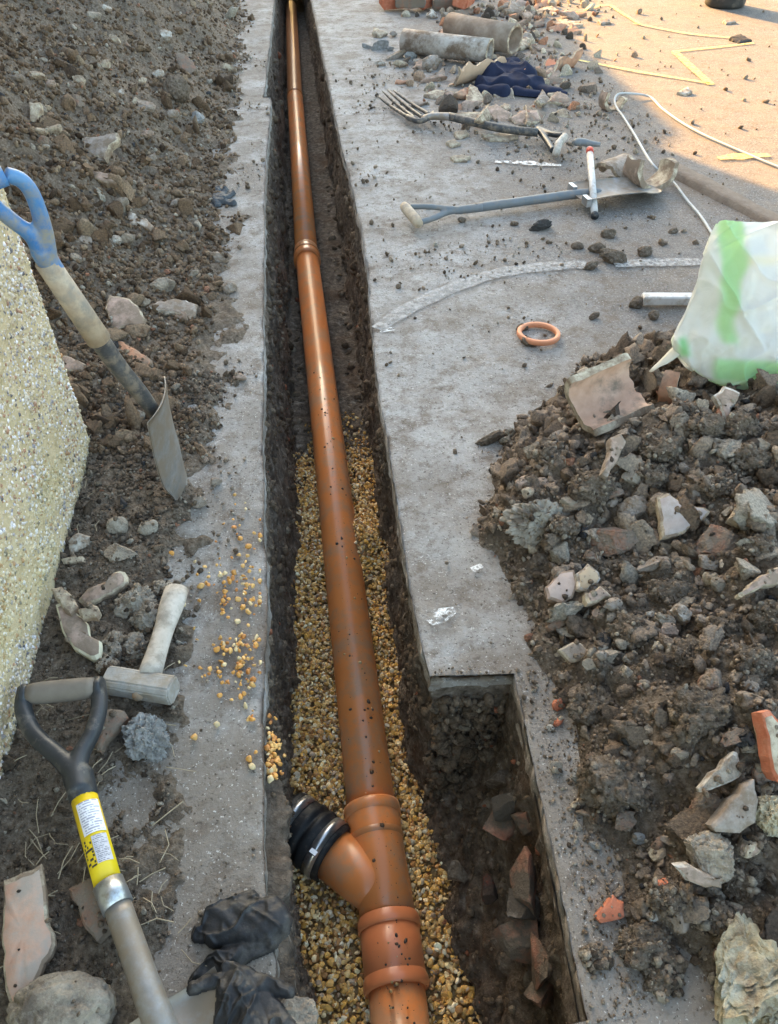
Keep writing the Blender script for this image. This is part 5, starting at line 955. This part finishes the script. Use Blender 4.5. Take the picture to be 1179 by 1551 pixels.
for q, (pts, m, l) in enumerate([([(812, 14), (836, 8), (850, 16), (834, 24), (816, 22)], PA, 'pale flat shard in the sun at the far end of the rubble'), ([(830, 32), (858, 28), (884, 36), (870, 44), (838, 40)], PA, 'long cream shard lying in the sun beyond the open pipe'), ([(802, 34), (824, 28), (826, 36), (808, 42)], M['brick'], 'brown slab in the sun beyond the open pipe'), ([(790, 18), (806, 10), (812, 18), (798, 26)], PK, 'pink shard in the sun at the top of the rubble'), ([(906, 30), (922, 26), (926, 34), (910, 36)], GR, 'dark flake on the sunlit tarmac at the yellow line'), ([(1106, 56), (1122, 50), (1140, 60), (1118, 66)], M['tarlump'], 'black flake on the sunlit tarmac below the bucket'), ([(756, 6), (776, 2), (788, 10), (770, 18)], T_, 'terracotta shard at the top edge of the rubble'), ([(1096, 30), (1110, 27), (1116, 33), (1100, 36)], GR, 'grey chip just below the bucket'), ([(1040, 22), (1060, 19), (1062, 24), (1044, 28)], GR, 'flat dark chip left of the bucket')][:8]):
    S('clay_shard', l, 'clay shard', pts, m, m, th=.03, lift=.008, slope=(0, .2), seed=290+q, base=at(*np.mean(np.array(pts), 0)))
for q, (x, y, a, b) in enumerate([(820, 345, 44, 18), (922, 358, 26, 18), (976, 385, 26, 20), (905, 380, 30, 22), (875, 375, 20, 14), (930, 395, 50, 24), (1020, 352, 18, 10), (895, 405, 26, 14), (965, 462, 30, 22), (990, 480, 20, 16), (700, 335, 14, 10), (780, 340, 14, 8), (790, 498, 22, 12), (800, 520, 30, 16), (900, 480, 20, 10), (745, 665, 60, 20)]):
    stone('earth_clod', 'dark clod of earth trodden on the grey pavement between spade and heap', 'clod', x, y, a, b, M['tarlump'] if q < 1 else M['soil'], 310+q, 0, group='dark clods on the pavement', base=at(x, y), amp=.25, lift=.3)
P = at(1010, 462); V, F = box(P+[.02, 0, .02], (.2, .035, .03), [RT, np.array([-RT[1], RT[0], 0]), np.array([0, 0, 1.])]); V += .002*fbm(V, .1, 2, 3)[:, None]
o = tag(mk('trim_strip', V, F, M['whitetube'], smooth=False, origin='base'), 'short white metal strip lying on the pavement beside the sack', 'metal strip'); bv = o.modifiers.new('bevel', 'BEVEL'); bv.width = .004

# ------------------------------------------------------------------ bricks set in the trench side, straw, far dark litter
BUR = {'brick': mat('buried_brick', [(.2, .085, .055), (.28, .13, .085), (.34, .2, .14)], 30, 8, .95, .9, 140, .006, dirt=(.12, .095, .072), dirt_scale=22, dirt_amt=.8), 'grey_clay': mat('buried_stone', [(.2, .17, .14), (.3, .27, .235)], 24, 8, .95, .9, 140, .006, dirt=(.08, .065, .05), dirt_scale=22, dirt_amt=1.0), 'red_brick': mat('red_stain', [(.2, .04, .025), (.3, .07, .04)], 30, 8, .95, .9, 140, .006, dirt=(.07, .05, .04), dirt_scale=30, dirt_amt=.9)}
def in_wall(px, py, zc, sz, m, seed, rz=0.0):
    P = at(px, py, zc); B, F = ico(2); rng = np.random.default_rng(seed); D = B*(1+.2*fbm(B, .9, 4, seed))[:, None]
    for q in range(8):
        nrm = np.eye(3)[q % 3]*(1 if q < 3 else -1)+rng.normal(size=3)*.55; nrm /= np.linalg.norm(nrm); D = D-np.maximum(D@nrm-.5, 0)[:, None]*nrm
    D = D/np.abs(D).max(0); c_, s_ = math.cos(rz), math.sin(rz); V = D*np.array(sz)/2; V = np.stack([V[:, 0]*c_-V[:, 1]*s_, V[:, 0]*s_+V[:, 1]*c_, V[:, 2]], -1)
    return mk('brick', V+P+[-.012, 0, .0], F, BUR.get(m.name, m), trench, smooth=False)
for a in [(783, 1222, -.16, (.07, .05, .05), 'greyclay', 1), (775, 1245, -.2, (.09, .07, .05), 'brick', 2, .3), (805, 1240, -.15, (.06, .05, .05), 'brick', 3), (790, 1262, -.22, (.06, .05, .04), 'stone', 4), (806, 1340, -.16, (.05, .11, .07), 'brick', 5), (800, 1372, -.17, (.07, .06, .05), 'greyclay', 6), (795, 1420, -.2, (.08, .08, .07), 'brick', 7, .2), (752, 1352, -.33, (.05, .07, .06), 'redbrick', 8), (725, 1095, -.2, (.05, .05, .07), 'brick', 9, .4), (828, 1465, -.16, (.03, .1, .08), 'brick', 10), (770, 1180, -.2, (.07, .05, .05), 'soil', 11), (745, 1080, -.17, (.07, .04, .06), 'brick', 16, .3), (700, 1100, -.25, (.06, .04, .05), 'greyclay', 17), (760, 1130, -.3, (.05, .05, .05), 'brick', 18), (700, 1320, -.4, (.05, .05, .04), 'soil', 12), (830, 1500, -.2, (.06, .07, .06), 'brick', 14)]:
    in_wall(a[0], a[1], a[2], a[3], M[a[4]], 330+a[5], a[6] if len(a) > 6 else 0)
rng = np.random.default_rng(351); parts = []
for q in range(80):
    x, y = rng.uniform(20, 300), rng.uniform(1020, 1470)
    if q < 14: x, y = rng.uniform(110, 200), rng.uniform(650, 830)
    if q > 66: x, y = rng.normal(195, 30), rng.normal(1310, 30)
    p = hit(x, y)+[0, 0, .006]; a = rng.uniform(0, 6.3); l = rng.uniform(.015, .06); b = rng.normal(0, .4)
    parts.append(tube([p, p+[l*.5*math.cos(a), l*.5*math.sin(a), .006*rng.random()], p+[l*.5*math.cos(a)+l*.5*math.cos(a+b), l*.5*math.sin(a)+l*.5*math.sin(a+b), 0]], rng.uniform(.0005, .0011), 4, False))
V, F = join(*parts); tag(mk('dry_straw', V, F, M['straw']), 'dry straw and root bits strewn over the soil round the black shovel', 'straw', kind='stuff')
rng = np.random.default_rng(361); n = 230; x = 1.0+3.2*rng.random(n); y = 2.3+4.2*rng.random(n); s = .003+.012*rng.random(n)**4
V, F, T = blobs(np.stack([x, y, s*.3], -1), s, pick(SOILP[:4]+[(.4, .33, .25)], n, rng), 1, 363, .4, .4); tag(mk('soil_crumbs', V, F, M['clod'], tint=T), 'sparse crumbs of soil on the sunlit tarmac', 'soil', kind='stuff')

rng = np.random.default_rng(381)
CHIPS = [('brick', 'brick_chip', 'reddish brick chip'), ('stone', 'stone', 'rough buff stone'), ('greyclay', 'stone', 'grey brown stone'), ('pinkclay', 'clay_shard', 'dull pink chip'), ('stone', 'stone', 'rough buff stone'), ('greyclay', 'stone', 'grey brown stone'), ('pale', 'clay_shard', 'pale chip')]
for q in range(96):
    for _ in range(50):
        x, y = rng.uniform(780, 1170), rng.uniform(640, 1500); P = hit(x, y)
        if pl_dist(P[0], P[1], HRB) > .03 and P[0] > .34 and not (855 < x < 1050 and 560 < y < 690): break
    m, nm, l = CHIPS[q % 7]; a_ = rng.uniform(16, 40); stone(nm, l, 'chip', x, y, a_, a_*rng.uniform(.5, .85), M[m], 400+q, int(rng.integers(3, 7)), lift=.3, group='chips of brick and stone in the spoil heap', rot=rng.uniform(-.8, .8))
for q in range(34):
    x, y = rng.uniform(15, 310), rng.uniform(10, 500); a_ = rng.uniform(14, 30)
    if y > 230 and x < 110: continue
    m, nm, l = CHIPS[(q*3) % 7]; stone(nm, l, 'chip', x, y, a_, a_*rng.uniform(.5, .85), M[m], 560+q, int(rng.integers(3, 7)), lift=.3, group='chips of stone in the soil bank', rot=rng.uniform(-.8, .8))
for q in range(64):
    x, y = rng.normal(765, 60), rng.uniform(4, 75)
    if q > 34: x, y = rng.normal(735, 75), rng.uniform(95, 175)
    a_ = rng.uniform(16, 46); b_ = a_*rng.uniform(.4, .7); an = rng.uniform(0, 6.3, 6); an.sort(); pts = [(x+a_*.5*math.cos(t)*rng.uniform(.7, 1.2), y+b_*.5*math.sin(t)*rng.uniform(.7, 1.2)) for t in an[::-1]]
    m = [T_, PA, PK, GR, PK, M['brick']][q % 6]; l = ['terracotta shard', 'cream shard', 'pinkish shard', 'grey shard', 'pinkish shard', 'brown shard'][q % 6]
    S('clay_shard', l, 'chip', pts, m, PA if q % 2 else m, th=.022, lift=.01+.05*rng.random()*(q < 34), slope=(rng.normal(0, .4), rng.uniform(.1, .8)), seed=480+q, base=at(x, y), group='shards in the rubble by the old pipes')
# crumbs stuck on the larger clods, so that they read as earth
rng = np.random.default_rng(371); P = []; SS = []
for o in list(COL.objects):
    if o.get('category') == 'clod' and 'spoil heap' in o.get('group', '') or (o.get('category') == 'clod' and 'hammer' in o.get('group', '')) or o.get('category') == 'mortar lump':
        v = np.array([q.co[:] for q in o.data.vertices])+np.array(o.location); k = rng.integers(0, len(v), 260 if 'heap' in o.get('group', '') else 110); P.append(v[k])
for o in list(COL.objects):
    if o.type == 'MESH' and o.parent is None and o.get('category') in ('clay shard', 'stone', 'brick', 'mortar lump', 'chip', 'clay lump') and o.location.y < 1.9:
        me = o.data; fc = [p for p in me.polygons if p.normal.z > .5 and len(p.vertices) < 5]
        for p in (fc[i] for i in rng.integers(0, len(fc), 7 if len(fc) else 0)): P.append(np.array([tuple(p.center+o.location)])+rng.normal(0, .002, (1, 3))*[1, 1, 0])
P = np.concatenate(P); s = .0012+.006*rng.random(len(P))**4
V, F, T = blobs(P, s, pick(SOILP[1:], len(P), rng), 0, 373, .4, .35); tag(mk('soil_crumbs', V, F, M['clod'], tint=T), 'fine crumbs of earth stuck on the larger clods of the heaps', 'soil', kind='stuff')
# a clod is told from the next one by what lies beside it
def pxy(P):
    v = np.array(P)-CAM; return 589.5+FPX*(v@RT)/(v@FW), 775.5-FPX*(v@UP)/(v@FW)
named = [(o, o['label']) for o in COL.objects if o.parent is None and o.get('label') and o.get('category') not in ('clod', 'chip', 'soil', 'house', 'wall', 'soil heap', 'straw', 'grit', 'rubble', 'gravel', 'bag') and not o.get('kind')]
def short(l):
    for w_ in (' lying', ' standing', ' on ', ' in ', ' with ', ' beside', ' at ', ' near ', ' below', ' above', ' from ', ' tucked', ' sticking', ' between', ' leaning', ' of ', ' half ', ' behind', ' left ', ' alone', ' just ', ' by ', ' looping', ' propped', ' by', ' open', ' under'):
        if w_ in l:
            c_ = l[:l.index(w_)]
            if len(c_.split()) > 1 and sum(c_ in m_ for _, m_ in named) == 1: l = c_
    return l
used = set()
for o in [q for q in COL.objects if q.get('category') in ('clod', 'chip')]:
    x, y = pxy(o.location); c_ = []
    for m_, l in named:
        a, b = pxy(m_.location); c_.append((math.hypot(a-x, b-y), a, b, short(l)))
    c_.sort()
    head = o['label']; chip = o['category'] == 'chip'
    if chip: o['category'] = 'stone' if 'stone' in head else 'brick' if 'brick' in head else 'clay shard'
    for d_, a, b, l in c_[:14]:
        if len(l.split()) > 9: continue
        w_ = ('right of' if x > a else 'left of') if abs(x-a) > abs(y-b) else ('below' if y > b else 'above')
        t = '%s %s the %s' % (head, 'just '+w_ if d_ < 90 else w_, l) if chip else '%s earth clod %s the %s' % ('large lumpy' if 'heap' in o['group'] else 'crumbly grey' if 'hammer' in o['group'] else 'small dark', 'just '+w_ if d_ < 90 else w_, l)
        if t not in used: used.add(t); o['label'] = t; break
